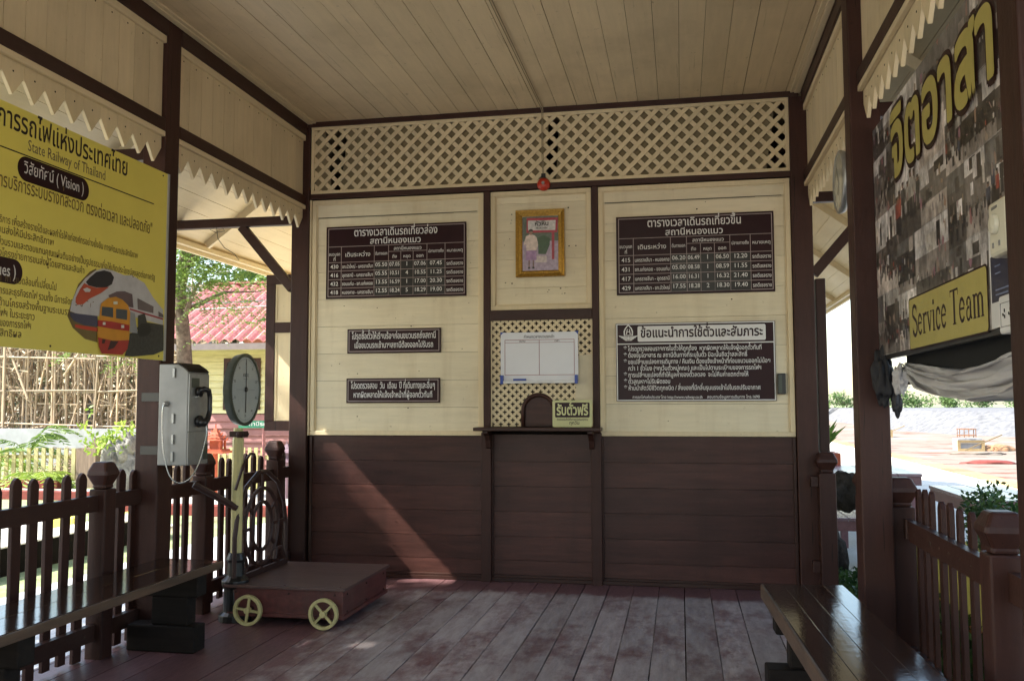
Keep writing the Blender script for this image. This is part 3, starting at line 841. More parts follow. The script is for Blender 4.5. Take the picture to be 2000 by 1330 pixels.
def wheel(cx, cy, a0):
    w_ = MB(); r = .092
    ring = [(cx + r*math.cos(2*PI*i/28)*.90, cy, .095 + r*math.sin(2*PI*i/28)*.90) for i in range(28)]
    w_.lathe([(r*.84, -.013), (r, -.013), (r, .013), (r*.84, .013)], (cx, cy, .095), (0,1,0), 28)
    # spokes
    w2 = w_
    for k in range(4):
        a = a0 + k*PI/2; d = Vector((math.cos(a), 0, math.sin(a)))
        w2.bar(Vector((cx, cy-.002, .095)) + d*.012, Vector((cx, cy-.002, .095)) + d*(r*.86), .014, .016, up=(0,1,0))
    return w_
def ringmesh(c, ax, r0, r1, t, n=28):
    m_ = MB(); a = Vector(ax).normalized(); u1 = a.cross(Vector((0,0,1))).normalized(); v1 = a.cross(u1); c = Vector(c); vs = []
    for i in range(n):
        d = u1*math.cos(2*PI*i/n) + v1*math.sin(2*PI*i/n)
        vs += [c+d*r0-a*t/2, c+d*r1-a*t/2, c+d*r1+a*t/2, c+d*r0+a*t/2]
    fs = []
    for i in range(n):
        A = i*4; B_ = ((i+1) % n)*4
        for j in range(4): fs.append((A+j, A+(j+1) % 4, B_+(j+1) % 4, B_+j))
    m_.add(vs, fs); return m_
for cx, cy, a0 in ((-2.64, -1.625, R(82)), (-2.14, -1.64, R(45)), (-2.66, -.69, R(20)), (-2.20, -.69, R(60))):
    w_ = ringmesh((cx, cy, .094), (0,1,0), .074, .093, .028)
    for k in range(4):
        a = a0 + k*PI/2; d = Vector((math.cos(a), 0, math.sin(a)))
        w_.bar(Vector((cx, cy, .094)) + d*.014, Vector((cx, cy, .094)) + d*.078, .015, .014, up=(0,1,0))
    w_.lathe([(.019, -.02), (.019, .016)], (cx, cy, .094), (0,1,0), 12)
    wo = w_.build('wheel', M['poleyel'], SC, bevel=.002)
q = MB(); q.tube([(-2.64, -1.60, .094), (-2.64, -.71, .094)], .011); q.build('axle', M['iron'], SC)
q = MB(); q.tube([(-2.14, -1.61, .094), (-2.20, -.71, .094)], .011); q.build('axle', M['iron'], SC)
# guard of scrolled iron
gx = -2.775
q = MB()
y0, y1, zb = -1.56, -.80, .25
q.box(gx-.012, gx+.012, y0, y1, .237, .27)
arch = [(gx, y0+.01, .26), (gx, y0+.01, .52), (gx, y0+.05, .68), (gx, y0+.15, .82), (gx, (y0+y1)/2-.06, .905), (gx, (y0+y1)/2+.06, .905), (gx, y1-.15, .82), (gx, y1-.05, .68), (gx, y1-.01, .52), (gx, y1-.01, .26)]
q.tube(arch, .015, 8)
cy, cz = (y0+y1)/2, .545
for rr_, sc_ in ((.24, 1.05), (.145, 1.1)):
    q.tube([(gx, cy + rr_*math.cos(2*PI*i/24), cz + rr_*sc_*math.sin(2*PI*i/24)) for i in range(24)], .014, 6, closed=True)
for a in (35, 90, 145, 180, 0, 215, 270, 325):
    d = Vector((0, math.cos(R(a)), math.sin(R(a))*1.05)); q.bar(Vector((gx, cy, cz)) + d*.15, Vector((gx, cy, cz)) + d*(.25 if a % 90 else .35 if a in (90, 0, 180) else .28), .020, .014, up=(1,0,0))
for s_ in (-1, 1):
    q.tube([(gx, cy + s_*.36, .28), (gx, cy + s_*.30, .36), (gx, cy + s_*.22, .36), (gx, cy + s_*.20, .30), (gx, cy + s_*.26, .27)], .014, 6)
    q.tube([(gx, cy + s_*.17, .72), (gx, cy + s_*.24, .66), (gx, cy + s_*.30, .60)], .012, 6)
q.build('guard', M['iron'], SC, smooth=False)
# pedestal and pole
q = MB(); px_, py_ = -2.79, -1.50
q.lathe([(.10, 0), (.10, .04), (.075, .06), (.07, .20), (.085, .22), (.085, .25), (.055, .28), (.05, .36), (.06, .38), (.045, .42)], (px_, py_, 0), (0,0,1), 20)
q.build('base', M['black'], SC, smooth=False, bevel=.003)
q = MB(); q.lathe([(.036, .4205), (.036, 1.13), (.030, 1.15), (.030, 1.205)], (px_, py_, 0), (0,0,1), 10); q.build('pole', M['poleyel'], SC)
q = MB()
for s_ in (-1, 1): q.lathe([(.018, -.02), (.026, 0), (.018, .02)], (px_+.028, py_ + s_*.035, 1.165), (0,0,1), 10)
q.box(px_-.035, px_+.038, py_-.05, py_+.05, 1.15, 1.185)
q.build('collar', M['iron'], SC)
# lever arm and hook
q = MB(); q.tube([(px_+.01, py_-.02, .70), (px_-.09, py_-.10, .78), (px_-.2, py_-.18, .86)], .022, 8); q.build('stay', M['iron'], SC)
q = MB(); q.tube([(px_+.07, py_+.09, 1.035), (px_+.055, py_+.06, 1.04), (px_+.045, py_+.02, 1.0), (px_+.045, py_-.02, .955), (px_+.04, py_-.05, .90), (px_+.03, py_-.08, .82)], .009, 6); q.build('hook', M['iron'], SC)
# dial, facing the platform
dc = Vector((-2.80, -1.41, 1.452))
ax = Vector((1, .06, 0)).normalized(); up_ = Vector((0,0,1)); ui = up_.cross(ax)
q = MB(); q.lathe([(.20, -.055), (.228, -.04), (.236, 0), (.236, .012), (.219, .016), (.214, .006)], dc, ax, 48)
hd = q.build('dial_case', M['green_iron'], SC, smooth=False)
q = MB(); q.lathe([(.2135, .0065), (.2135, .0075)], dc, ax, 48); q.build('dial_face', M['dial'], hd)
q = MB(); o_ = dc + ax*.0085
for k in range(100):
    a = 2*PI*k/100; l = .016 if k % 10 == 0 else .008
    d = ui*math.sin(a) + up_*math.cos(a); t_ = ui*math.cos(a) - up_*math.sin(a); w = .0011 if k % 10 else .0018
    q.poly([o_ + d*(.204-l) - t_*w, o_ + d*.204 - t_*w, o_ + d*.204 + t_*w, o_ + d*(.204-l) + t_*w])
for k in range(10):
    a = 2*PI*k/10; d = ui*math.sin(a) + up_*math.cos(a)
    text(q, str(k*10), o_ + d*.17 - up_*.008, ui, up_, .024)
text(q, 'KILOS', o_ + up_*.085, ui, up_, .03)
rectf(q, o_, ui, up_, -.035, .035, .068, .0695); rectf(q, o_, ui, up_, -.14, .14, -.001, .0)
q.build('dial_markings', M['ink'], hd)
q = MB(); o2 = dc + ax*.0105
q.prism([(-.004, -.15), (.006, -.15), (.003, 0), (.002, .19), (-.001, .195), (-.003, 0)], o2, ui, up_, ax*.002)
q.lathe([(.017, 0), (.013, .008)], o2, ax, 16)
q.build('needle', M['black'], hd)

# ================================================================= PAYPHONE
PH = thing('payphone', 'grey steel payphone with a black handset on the left corner post', 'telephone', (-2.85, -2.0, 1.28))

PX0, PX1, PY0, PY1 = -2.998, -2.812, -2.07, -1.84
q = MB(); q.prism([(PX0, 1.003), (PX1, 1.003), (PX1, 1.545), (PX1-.02, 1.565), (PX1-.065, 1.592), (PX0, 1.592)], (0, PY0, 0), X_, Z_, (0, PY1-PY0, 0))
hs = q.build('housing', M['steelpaint'], PH, bevel=.005)
q = MB(); q.box(PX1+.0003, PX1+.006, PY0+.004, PY1-.004, 1.20, 1.535); q.box(PX1+.0003, PX1+.005, PY0+.004, PY1-.004, 1.006, 1.196)
q.build('front_panel', M['chrome'], PH, bevel=.002)
q = MB(); q.prism([(PX1+.001, 1.546), (PX1-.0185, 1.567), (PX1-.064, 1.594), (PX0+.06, 1.594), (PX0+.06, 1.598), (PX1-.062, 1.599), (PX1-.015, 1.570), (PX1+.006, 1.549)], (0, PY0+.004, 0), X_, Z_, (0, PY1-PY0-.008, 0)); q.build('rain_hood', M['darkwood'], PH)
q = MB()
for z in (1.54, 1.275, 1.155, 1.055): q.box(-2.906, -2.892, PY0-.012, PY0-.0003, z-.028, z+.028)
q.build('hinge', M['chrome'], PH, bevel=.002)
q = MB(); q.lathe([(.016, 0), (.016, .02), (.008, .03)], (-2.945, PY0-.0005, 1.36), (0,-1,0), 12); q.build('cord_gland', M['chrome'], PH)
q = MB(); q.box(PX1+.0062, PX1+.009, PY0+.03, PY0+.11, 1.455, 1.51); q.box(PX1+.0052, PX1+.008, PY1-.06, PY1-.01, 1.03, 1.12); q.build('display', M['green_iron'], PH)
q = MB(); q.box(PX1+.0062, PX1+.03, PY0+.05, PY0+.10, 1.395, 1.405); q.box(PX1+.02, PX1+.03, PY0+.07, PY0+.12, 1.40, 1.42); q.build('cradle', M['chrome'], PH, bevel=.002)
yh = PY0 + .155
q = MB(); xh = PX1 + .020
q.tube([(xh+.002, yh-.075, 1.435), (xh+.018, yh-.04, 1.447), (xh+.024, yh, 1.438), (xh+.026, yh+.012, 1.40), (xh+.026, yh+.014, 1.32), (xh+.022, yh, 1.27), (xh+.02, yh-.04, 1.248), (xh+.0, yh-.075, 1.252)], [.015, .018, .016, .014, .014, .017, .024, .026], 12)
q.lathe([(.03, 0), (.032, .012), (.026, .024)], (xh+.012, yh-.065, 1.430), (-1, 0, 0), 14)
q.lathe([(.034, 0), (.036, .014), (.028, .026)], (xh+.012, yh-.06, 1.257), (-1, 0, 0), 14)
hn = q.build('handset', M['black'], PH, smooth=True)
cd = [(-2.945, PY0-.03, 1.36), (-2.95, PY0-.035, 1.30), (-2.945, PY0-.03, 1.12), (-2.925, PY0-.02, 1.0), (-2.89, PY0-.02, .93), (-2.85, PY0, .905), (-2.80, PY0+.02, .93), (-2.775, PY0+.06, 1.0), (-2.765, PY0+.10, 1.10), (-2.76, PY0+.125, 1.19), (-2.765, yh-.03, 1.23)]
def smoothpath(P, n=6):
    P = [Vector(p) for p in P]; out = []
    for i in range(len(P)-1):
        p0 = P[max(i-1, 0)]; p1 = P[i]; p2 = P[i+1]; p3 = P[min(i+2, len(P)-1)]
        for k in range(n):
            t = k/n; out.append(.5*((2*p1) + (p2-p0)*t + (2*p0-5*p1+4*p2-p3)*t*t + (3*p1-p0-3*p2+p3)*t**3))
    return out + [P[-1]]
q = MB(); q.tube(smoothpath(cd), .0045, 6); q.build('cord', M['glassy'], PH, smooth=True)
for z in (1.40, 1.09):
    q = MB(); q.box(-3.155, -2.999, PY0-.012, PY0+.009, z-.03, z+.03) if False else q.box(-3.11, -2.9985, -2.068, -2.0605, z-.025, z+.025); q.build('strap', M['black'], PH)

# ================================================================= SIGNS ON THE OFFICE WALL
def signboard(name, label, cat, x0, x1, z0, z1, y=.012, t=.012, group=None, fm=None):
    T = thing(name, label, cat, ((x0+x1)/2, y, (z0+z1)/2), group)
    q = MB(); q.box(x0, x1, y-t, y, z0, z1); q.build('board', fm or M['sign'], T, bevel=.0015)
    return T, y-t
def outline(q, y, x0, x1, z0, z1, w, m=0):
    for a, b_, c_, d in ((x0, x1, z0, z0+w), (x0, x1, z1-w, z1), (x0, x0+w, z0+w, z1-w), (x1-w, x1, z0+w, z1-w)):
        q.add([(a, y, c_), (b_, y, c_), (b_, y, d), (a, y, d)], [(0,1,2,3)], m, .5)
def timetable(x0, x1, z0, z1, title, rows, label):
    T, yf = signboard('timetable_board', label, 'sign', x0, x1, z0, z1, group='maroon railway notices on the office wall')
    W_ = x1-x0; H_ = z1-z0
    q = MB(); y = yf-.0012
    outline(q, y, x0+.016, x1-.012, z0+.016, z1-.014, .006)
    cols = [0, .10, .345, .45, .54, .63, .73, .86, 1.0]
    gx_ = lambda t: x0+.016 + (W_-.028)*t
    gz_ = lambda t: z1-.014 - (H_-.03)*t
    def hl(t, a, b_, w=.0045): q.add([(gx_(a), y, gz_(t)-w/2), (gx_(b_), y, gz_(t)-w/2), (gx_(b_), y, gz_(t)+w/2), (gx_(a), y, gz_(t)+w/2)], [(0,1,2,3)], 0, .5)
    def vl(t, a, b_, w=.0045): q.add([(gx_(t)-w/2, y, gz_(a)), (gx_(t)+w/2, y, gz_(a)), (gx_(t)+w/2, y, gz_(b_)), (gx_(t)-w/2, y, gz_(b_))], [(0,1,2,3)], 0, .5)
    hl(.27, 0, 1); hl(.365, cols[3], cols[6])
    for c_ in cols[1:-1]: vl(c_, .365 if c_ in (cols[4], cols[5]) else .27, 1.0)
    rz = [.50, .625, .75, .875, 1.0]
    for r_ in rz[:-1]: hl(r_, 0, 1)
    q.build('ruled_lines', M['line'], T)
    q = MB()
    for i in range(4):
        for j in range(2, 7):
            a = gx_(cols[j]) + .002; b_ = gx_(cols[j+1]) - .002; c_ = gz_(rz[i+1]) + .003; d = gz_(rz[i]) - .003
            yy = yf - .0018 - rnd.random()*.0006; q.add([(a+rnd.uniform(-.002,.003), yy, c_), (b_, yy, c_+rnd.uniform(-.002,.003)), (b_+rnd.uniform(-.003,.002), yy, d), (a, yy, d)], [(0,1,2,3)], 0, .5)
    q.build('taped_cells', M['dkrect'], T)
    q = MB(); o = lambda t, v: (gx_(t), yf-.003, gz_(v))
    text(q, title, o(.5, .125), X_, Z_, .088, maxw=W_*.6, off=.012)
    text(q, 'สถานีหนองแมว', o(.5, .245), X_, Z_, .070, off=.012)
    hd_ = [(0, 'ขบวนรถ', .40), (0, 'ที่', .475), (1, 'เดินระหว่าง', .42), (2, 'ต้นทางออก', .41), (3, 'ถึง', .46), (4, 'หยุด', .46), (5, 'ออก', .46), (6, 'ปลายทางถึง', .40), (7, 'หมายเหตุ', .40)]
    for ci, s_, v in hd_:
        cw = (cols[ci+1]-cols[ci])*(W_-.028)
        text(q, s_, o((cols[ci]+cols[ci+1])/2, v), X_, Z_, .05 if ci == 1 else .036, maxw=cw*.86, off=.006)
    text(q, 'สถานีหนองแมว', o((cols[3]+cols[6])/2, .345), X_, Z_, .038, off=.012)
    for i, row in enumerate(rows):
        v = rz[i] + .088
        for ci, s_ in enumerate(row):
            cw = (cols[ci+1]-cols[ci])*(W_-.028); num = s_[0].isdigit()
            text(q, s_, o((cols[ci]+cols[ci+1])/2, v - (.012 if num and ci > 1 else 0)), X_, Z_, .046 if num else .040, maxw=cw*(.86 if ci != 1 else .94), off=.008)
    q.build('lettering', M['white'], T)
    return T
timetable(-2.831, -1.655, 2.21, 2.802, 'ตารางเวลาเดินรถเที่ยวล่อง', [
 ['430', 'ชท.บัวใหญ่ - นครราชสีมา', '05.50', '07.05', '1', '07.06', '07.45', 'รถดีเซลราง'],
 ['416', 'อุดรธานี - นครราชสีมา', '05.55', '10.51', '4', '10.55', '11.25', 'รถดีเซลราง'],
 ['432', 'ขอนแก่น - ชท.แก่งคอย', '13.55', '16.59', '1', '17.00', '20.30', 'รถดีเซลราง'],
 ['418', 'หนองคาย - นครราชสีมา', '12.55', '18.24', '5', '18.29', '19.00', 'รถดีเซลราง']],
 'maroon train timetable left of the framed photo, its top row train 430')
timetable(-.469, .701, 2.18, 2.785, 'ตารางเวลาเดินรถเที่ยวขึ้น', [
 ['415', 'นครราชสีมา - หนองคาย', '06.20', '06.49', '1', '06.50', '12.20', 'รถดีเซลราง'],
 ['431', 'ชท.แก่งคอย - ขอนแก่น', '05.00', '08.58', '1', '08.59', '11.55', 'รถดีเซลราง'],
 ['417', 'นครราชสีมา - อุดรธานี', '16.00', '16.31', '1', '16.32', '21.40', 'รถดีเซลราง'],
 ['429', 'นครราชสีมา - ชท.บัวใหญ่', '17.55', '18.28', '2', '18.30', '19.40', 'รถดีเซลราง']],
 'maroon train timetable right of the framed photo, above the luggage rules sign')
def notice(x0, x1, z0, z1, l1, l2, label):
    T, yf = signboard('notice_board', label, 'sign', x0, x1, z0, z1, group='maroon railway notices on the office wall')
    q = MB(); outline(q, yf-.0012, x0+.012, x1-.012, z0+.012, z1-.012, .006); q.build('border_line', M['line'], T)
    q = MB(); zc = (z0+z1)/2; w = (x1-x0)*.9
    text(q, l1, ((x0+x1)/2, yf-.002, zc+.017), X_, Z_, .070, maxw=w, off=.010)
    text(q, l2, ((x0+x1)/2, yf-.002, zc-.055), X_, Z_, .066, maxw=w*.94, off=.010)
    q.build('lettering', M['white'], T)
notice(-2.642, -1.861, 1.764, 1.960, 'โปรดซื้อตั๋วให้เรียบร้อยก่อนขบวนรถถึงสถานี', 'เมื่อขบวนรถเข้านายสถานีต้องออกไปรับรถ', 'narrow two line maroon notice directly below the left timetable')
notice(-2.646, -1.867, 1.366, 1.563, 'โปรดตรวจสอบ  วัน  เดือน  ปี ที่เดินทางและอื่นๆ', 'หากผิดพลาดให้แจ้งเจ้าหน้าที่ผู้ออกตั๋วทันที', 'narrow two line maroon notice just above the brown dado, lower of the pair')
# luggage rules
x0, x1, z0, z1 = -.480, .692, 1.371, 1.964
T, yf = signboard('rules_board', 'large maroon rules sign with a white title panel and winged emblem', 'sign', x0, x1, z0, z1, group='maroon railway notices on the office wall')
q = MB(); outline(q, yf-.0012, x0+.004, x1-.004, z0+.004, z1-.004, .008)
q.add([(x0+.012, yf-.0012, 1.802), (x1-.012, yf-.0012, 1.802), (x1-.012, yf-.0012, 1.810), (x0+.012, yf-.0012, 1.810)], [(0,1,2,3)], 0, .5)
q.build('border_line', M['white'], T)
q = MB(); q.flat = True; q.add([(.155+p[0], yf-.0015, 1.881+p[1]) for p in rrect(.94, .118, .012)], [list(range(24))], 0, .5)
q.build('title_panel', M['white'], T)
q = MB(); text(q, 'ข้อแนะนำการใช้ตั๋วและสัมภาระ', (.155, yf-.003, 1.855), X_, Z_, .098, width=.90, off=.022); q.build('title_lettering', M['sign'], T)
q = MB(); ex, ez = -.385, 1.872; ye = yf-.0015
pts = [(-.034, 0), (-.036, .03), (-.026, .055), (-.012, .07), (0, .084), (.012, .07), (.026, .055), (.036, .03), (.034, 0)]
for (a, b_), (c_, d) in zip(pts, pts[1:]):
    q.add([(ex+a, ye, ez+b_), (ex+c_, ye, ez+d), (ex+c_*.72, ye, ez+d*.86+.002), (ex+a*.72, ye, ez+b_*.86+.002)], [(0,1,2,3)], 0, .5)
for s_ in (-1, 1):
    for k in range(4):
        q.add([(ex+s_*.006, ye-.0002*k, ez-.012-.008*k), (ex+s_*(.075-.014*k), ye-.0002*k, ez-.001-.010*k), (ex+s_*(.066-.014*k), ye-.0002*k, ez-.010-.010*k), (ex+s_*.006, ye-.0002*k, ez-.018-.008*k)], [(0,1,2,3)], 0, .5)
q.add([(ex-.034, ye, ez-.004), (ex+.034, ye, ez-.004), (ex+.034, ye, ez+.002), (ex-.034, ye, ez+.002)], [(0,1,2,3)], 0, .5)
for s_ in (-1, 1): q.add([(ex+s_*.004, ye, ez+.052), (ex+s_*.011, ye, ez+.045), (ex+s_*.018, ye, ez+.008), (ex+s_*.011, ye, ez+.006)], [(0,1,2,3)], 0, .5)
q.add([(ex-.010, ye-.0004, ez+.024), (ex+.010, ye-.0004, ez+.024), (ex+.010, ye-.0004, ez+.029), (ex-.010, ye-.0004, ez+.029)], [(0,1,2,3)], 0, .5)
q.add([(ex-.008, ye-.001, ez-.018), (ex, ye-.001, ez-.046), (ex+.008, ye-.001, ez-.018), (ex, ye-.001, ez-.006)], [(0,1,2,3)], 0, .5)
q.build('emblem', M['white'], T)
q = MB()
LN = [('*', 'โปรดตรวจสอบรายการในตั๋วให้ถูกต้อง  หากผิดพลาดให้แจ้งผู้ออกตั๋วทันที', .985), ('*', 'ต้องขึ้นโดยสาร ณ สถานีต้นทางที่ระบุในตั๋ว มิฉะนั้นถือว่าสละสิทธิ์', .88),
 ('*', 'ขอเปลี่ยนแปลงการเดินทาง / คืนเงิน ต้องแจ้งเจ้าหน้าที่ก่อนขบวนออกไม่น้อย', 1.045), (' ', 'กว่า 1 ชั่วโมง (ยกเว้นตั๋วหมู่คณะ) และเป็นไปตามระเบียบของการรถไฟฯ', .98),
 ('*', 'การเปลี่ยนแปลงที่ทำให้มูลค่าของตั๋วลดลง  จะไม่คืนค่าแตกต่างให้', .885), ('*', 'ตั๋วสูญหายไม่รับผิดชอบ', .315), ('*', 'ห้ามนำสัตว์มีชีวิตทุกชนิด / สิ่งของที่มีกลิ่นรุนแรงเข้าไปในรถปรับอากาศ', .97)]
for k, (st, s_, w) in enumerate(LN):
    z = 1.753 - k*.0495
    if st == '*': text(q, '*', (x0+.07, yf-.003, z-.004), X_, Z_, .055, off=.02)
    text(q, s_, (x0+.09, yf-.003, z), X_, Z_, .047, width=w, align='l', off=.010)
text(q, 'การรถไฟแห่งประเทศไทย http://www.railway.co.th', (x0+.12, yf-.003, 1.393), X_, Z_, .030, width=.52, align='l')
text(q, 'สอบถามข้อมูลการเดินทาง โทร.1690', (x1-.12, yf-.003, 1.393), X_, Z_, .030, width=.38, align='r')
q.build('lettering', M['white'], T)
# switch box beside it
T = thing('switch_box', 'small black electrical box on the wall right of the rules sign', 'switch', (.728, 0, 1.49))
q = MB(); q.box(.700, .757, -.03, .014, 1.42, 1.572); q.build('housing', M['black'], T, bevel=.004)
q = MB(); q.box(.706, .73, -.032, -.0305, 1.43, 1.56); q.build('window', M['green_iron'], T)
# whiteboard over the grille
T = thing('whiteboard', 'white two column whiteboard with blue corners hanging on the ticket grille', 'whiteboard', (-1.07, -.01, 1.7))
q = MB(); q.prism([(p[0]-1.07, p[1]+1.715) for p in rrect(.605, .385, .02)], (0, -.026, 0), X_, Z_, (0, .014, 0)); q.build('board', M['whiteboard'], T)
q = MB(); q.box(-1.365, -.775, -.055, -.0275, 1.512, 1.524); q.box(-1.365, -.775, -.055, -.050, 1.524, 1.532); q.build('pen_tray', M['socket'], T, bevel=.002)
q = MB()
for sx, sz in ((-1, 1), (1, 1)):
    q.add([(-1.07+sx*.3025, -.0272, 1.715+sz*.17), (-1.07+sx*.3055, -.0272, 1.715+sz*.196), (-1.07+sx*.27, -.0272, 1.715+sz*.196), (-1.07+sx*.285, -.0272, 1.715+sz*.190)], [(0,1,2,3)], 0, .5)
for sx in (-1, 1): a, b_ = sorted((-1.07+sx*.278, -1.07+sx*.300)); q.box(a, b_, -.060, -.0272, 1.508, 1.575)
q.build('corner_piece', M['blue'], T)
q = MB(); q.box(-1.27, -1.17, -.0495, -.030, 1.5245, 1.548); q.build('eraser', M['blue'], T, bevel=.002)
q = MB(); y = -.0275; pk_ = plain('dull_red_line', (.30, .12, .12), .5)
outline(q, y, -1.34, -.795, 1.575, 1.85, .004)
q.add([(-1.07, y, 1.575), (-1.066, y, 1.575), (-1.066, y, 1.85), (-1.07, y, 1.85)], [(0,1,2,3)], 0, .5)
q.add([(-1.34, y, 1.826), (-.795, y, 1.826), (-.795, y, 1.829), (-1.34, y, 1.829)], [(0,1,2,3)], 0, .5)
q.build('printed_lines', pk_, T)
q = MB(); text(q, 'กำหนดเวลาขบวนรถเข้า', (-1.07, y-.0005, 1.862), X_, Z_, .032, width=.24); text(q, 'ขบวน', (-1.2, y-.0005, 1.832), X_, Z_, .022); text(q, 'เวลา', (-.93, y-.0005, 1.832), X_, Z_, .022); q.build('lettering', M['ink'], T)
# free ticket sign on the counter
T = thing('counter_sign', 'little yellow free ticket sign standing on the ticket counter', 'sign', (-.805, -.1, 1.179))
yk = plain('pale_yellow_card', (.52, .51, .25), .4, var=.06)
q = MB(); q.prism([(p[0]-.805, p[1]+1.281) for p in rrect(.302, .202, .012)], (0, -.112, 0), X_, Z_, (0, .006, 0)); q.build('board', yk, T)
q = MB(); q.box(-.86, -.75, -.1055, -.06, 1.179, 1.19); q.build('stand', M['socket'], T)
q = MB(); q.flat = True; q.add([(-.805+p[0], -.1128, 1.308+p[1]) for p in rrect(.262, .112, .008)], [list(range(24))], 0, .5); q.build('title_panel', M['sign'], T)
q = MB(); text(q, 'รับตั๋วฟรี', (-.805, -.1138, 1.271), X_, Z_, .105, width=.24, off=.028); q.build('title_lettering', yk, T)
q = MB(); text(q, 'ติดต่อขอรับตั๋วได้ที่นายสถานีหรือพนักงาน', (-.805, -.1132, 1.229), X_, Z_, .022, width=.235, off=.01); text(q, 'ทุกวัน', (-.79, -.1132, 1.200), X_, Z_, .034, off=.012); q.build('lettering', M['ink'], T)
# bell
T = thing('fire_bell', 'small round orange red bell where the centre stud meets the lattice', 'bell', (-1.026, -.03, 3.06))
q = MB(); q.lathe([(.05, 0), (.052, .012), (.045, .026), (.028, .037), (.012, .041)], (-1.026, -.021, 3.062), (0,-1,0), 28); q.build('gong', M['red'], T, smooth=True)
q = MB(); q.lathe([(.013, 0), (.011, .007)], (-1.026, -.0625, 3.068), (0,-1,0), 14); q.build('bolt', M['steelpaint'], T)
q = MB(); q.box(-1.045, -1.012, -.03, -.0125, 3.115, 3.15); q.build('junction_box', M['black'], T)
# framed photograph
T = thing('framed_photo', 'gilt framed photograph of a person at a station sign, above the whiteboard', 'picture', (-1.06, 0, 2.6))
q = MB(); yb = .012
def fr4(q, x0, x1, z0, z1, w, ya, yb_):
    a = [(x0, z0), (x1, z0), (x1, z1), (x0, z1)]; b_ = [(x0+w, z0+w), (x1-w, z0+w), (x1-w, z1-w), (x0+w, z1-w)]
    for i in range(4):
        j = (i+1) % 4
        q.hexa([(a[i][0], yb, a[i][1]), (a[j][0], yb, a[j][1]), (b_[j][0], yb, b_[j][1]), (b_[i][0], yb, b_[i][1])],
               [(a[i][0], ya, a[i][1]), (a[j][0], ya, a[j][1]), (b_[j][0], yb_, b_[j][1]), (b_[i][0], yb_, b_[i][1])])
fr4(q, -1.252, -.868, 2.340, 2.868, .020, -.022, -.014); fr4(q, -1.2315, -.8885, 2.3605, 2.8475, .030, -.016, -.004)
for i in range(26):
    z = 2.37 + i*.0183
    for x in (-1.219, -.901): q.box(x-.004, x+.004, -.0145, -.011, z-.005, z+.005)
for i in range(17):
    x = -1.20 + i*.0175
    for z in (2.373, 2.835): q.box(x-.005, x+.005, -.0145, -.011, z-.004, z+.004)
q.build('frame', M['gold'], T)
PC = lambda n, c: plain(n, c, .3, .5, var=.25, sc=40)
q = MB(); q.box(-1.2, -.915, -.004, .005, 2.39, 2.818); pi = q.build('photo_print', PC('photo_ground', (.36, .28, .36)), T)
pic = [('photo_background', (.10, .12, .09), [(-1.199, 2.62), (-.917, 2.62), (-.917, 2.816), (-1.199, 2.816)]),
 ('photo_shrub', (.045, .085, .04), [(-1.075, 2.519), (-1.015, 2.517), (-.985, 2.59), (-.982, 2.64), (-1.03, 2.668), (-1.078, 2.65)]),
 ('station_sign', (.35, .03, .05), [(-1.168, 2.69), (-.925, 2.685), (-.918, 2.802), (-1.166, 2.806)]),
 ('station_sign_post', (.33, .03, .05), [(-.969, 2.476), (-.949, 2.475), (-.948, 2.69), (-.968, 2.69)]),
 ('sign_panel', (.55, .52, .50), [(-1.156, 2.708), (-.940, 2.704), (-.937, 2.782), (-1.156, 2.786)]),
 ('planter_box', (.50, .42, .40), [(-1.099, 2.454), (-1.009, 2.451), (-1.009, 2.503), (-1.099, 2.505)]),
 ('skirt', (.34, .20, .36), [(-1.169, 2.552), (-1.092, 2.552), (-1.088, 2.473), (-1.176, 2.473)]),
 ('blouse', (.62, .50, .44), [(-1.195, 2.59), (-1.178, 2.64), (-1.172, 2.664), (-1.141, 2.676), (-1.125, 2.676), (-1.105, 2.668), (-1.088, 2.653), (-1.075, 2.592), (-1.09, 2.549), (-1.169, 2.549), (-1.17, 2.60)]),
 ('face', (.30, .16, .12), [(-1.148, 2.69), (-1.143, 2.676), (-1.133, 2.670), (-1.123, 2.676), (-1.118, 2.69), (-1.12, 2.706), (-1.146, 2.706)]),
 ('hair', (.05, .035, .035), [(-1.150, 2.694), (-1.143, 2.700), (-1.123, 2.700), (-1.116, 2.694), (-1.118, 2.712), (-1.133, 2.72), (-1.148, 2.712)]),
 ('leg', (.20, .11, .10), [(-1.152, 2.42), (-1.143, 2.42), (-1.141, 2.4725), (-1.153, 2.4725)]),
 ('leg', (.20, .11, .10), [(-1.118, 2.42), (-1.109, 2.42), (-1.108, 2.4725), (-1.120, 2.4725)]),
 ('shoe', (.03, .025, .03), [(-1.156, 2.405), (-1.140, 2.405), (-1.140, 2.42), (-1.156, 2.42)]),
 ('shoe', (.03, .025, .03), [(-1.122, 2.405), (-1.104, 2.405), (-1.106, 2.42), (-1.122, 2.42)])]
for k, (n, c_, p) in enumerate(pic):
    q = MB(); q.flat = True; q.add([(a, -.0046-.0003*k, b_) for a, b_ in p], [list(range(len(p)))], 0, .5); q.build(n, PC('print_'+n, c_), pi)
q = MB(); text(q, 'หัวหิน', (-1.047, -.0098, 2.742), X_, Z_, .05, off=.02); text(q, 'HUA HIN', (-1.047, -.0098, 2.716), X_, Z_, .022, off=.01); q.build('sign_lettering', M['ink'], pi)
q = MB(); q.box(-1.19, -.925, -.0105, -.0095, 2.39, 2.392); 

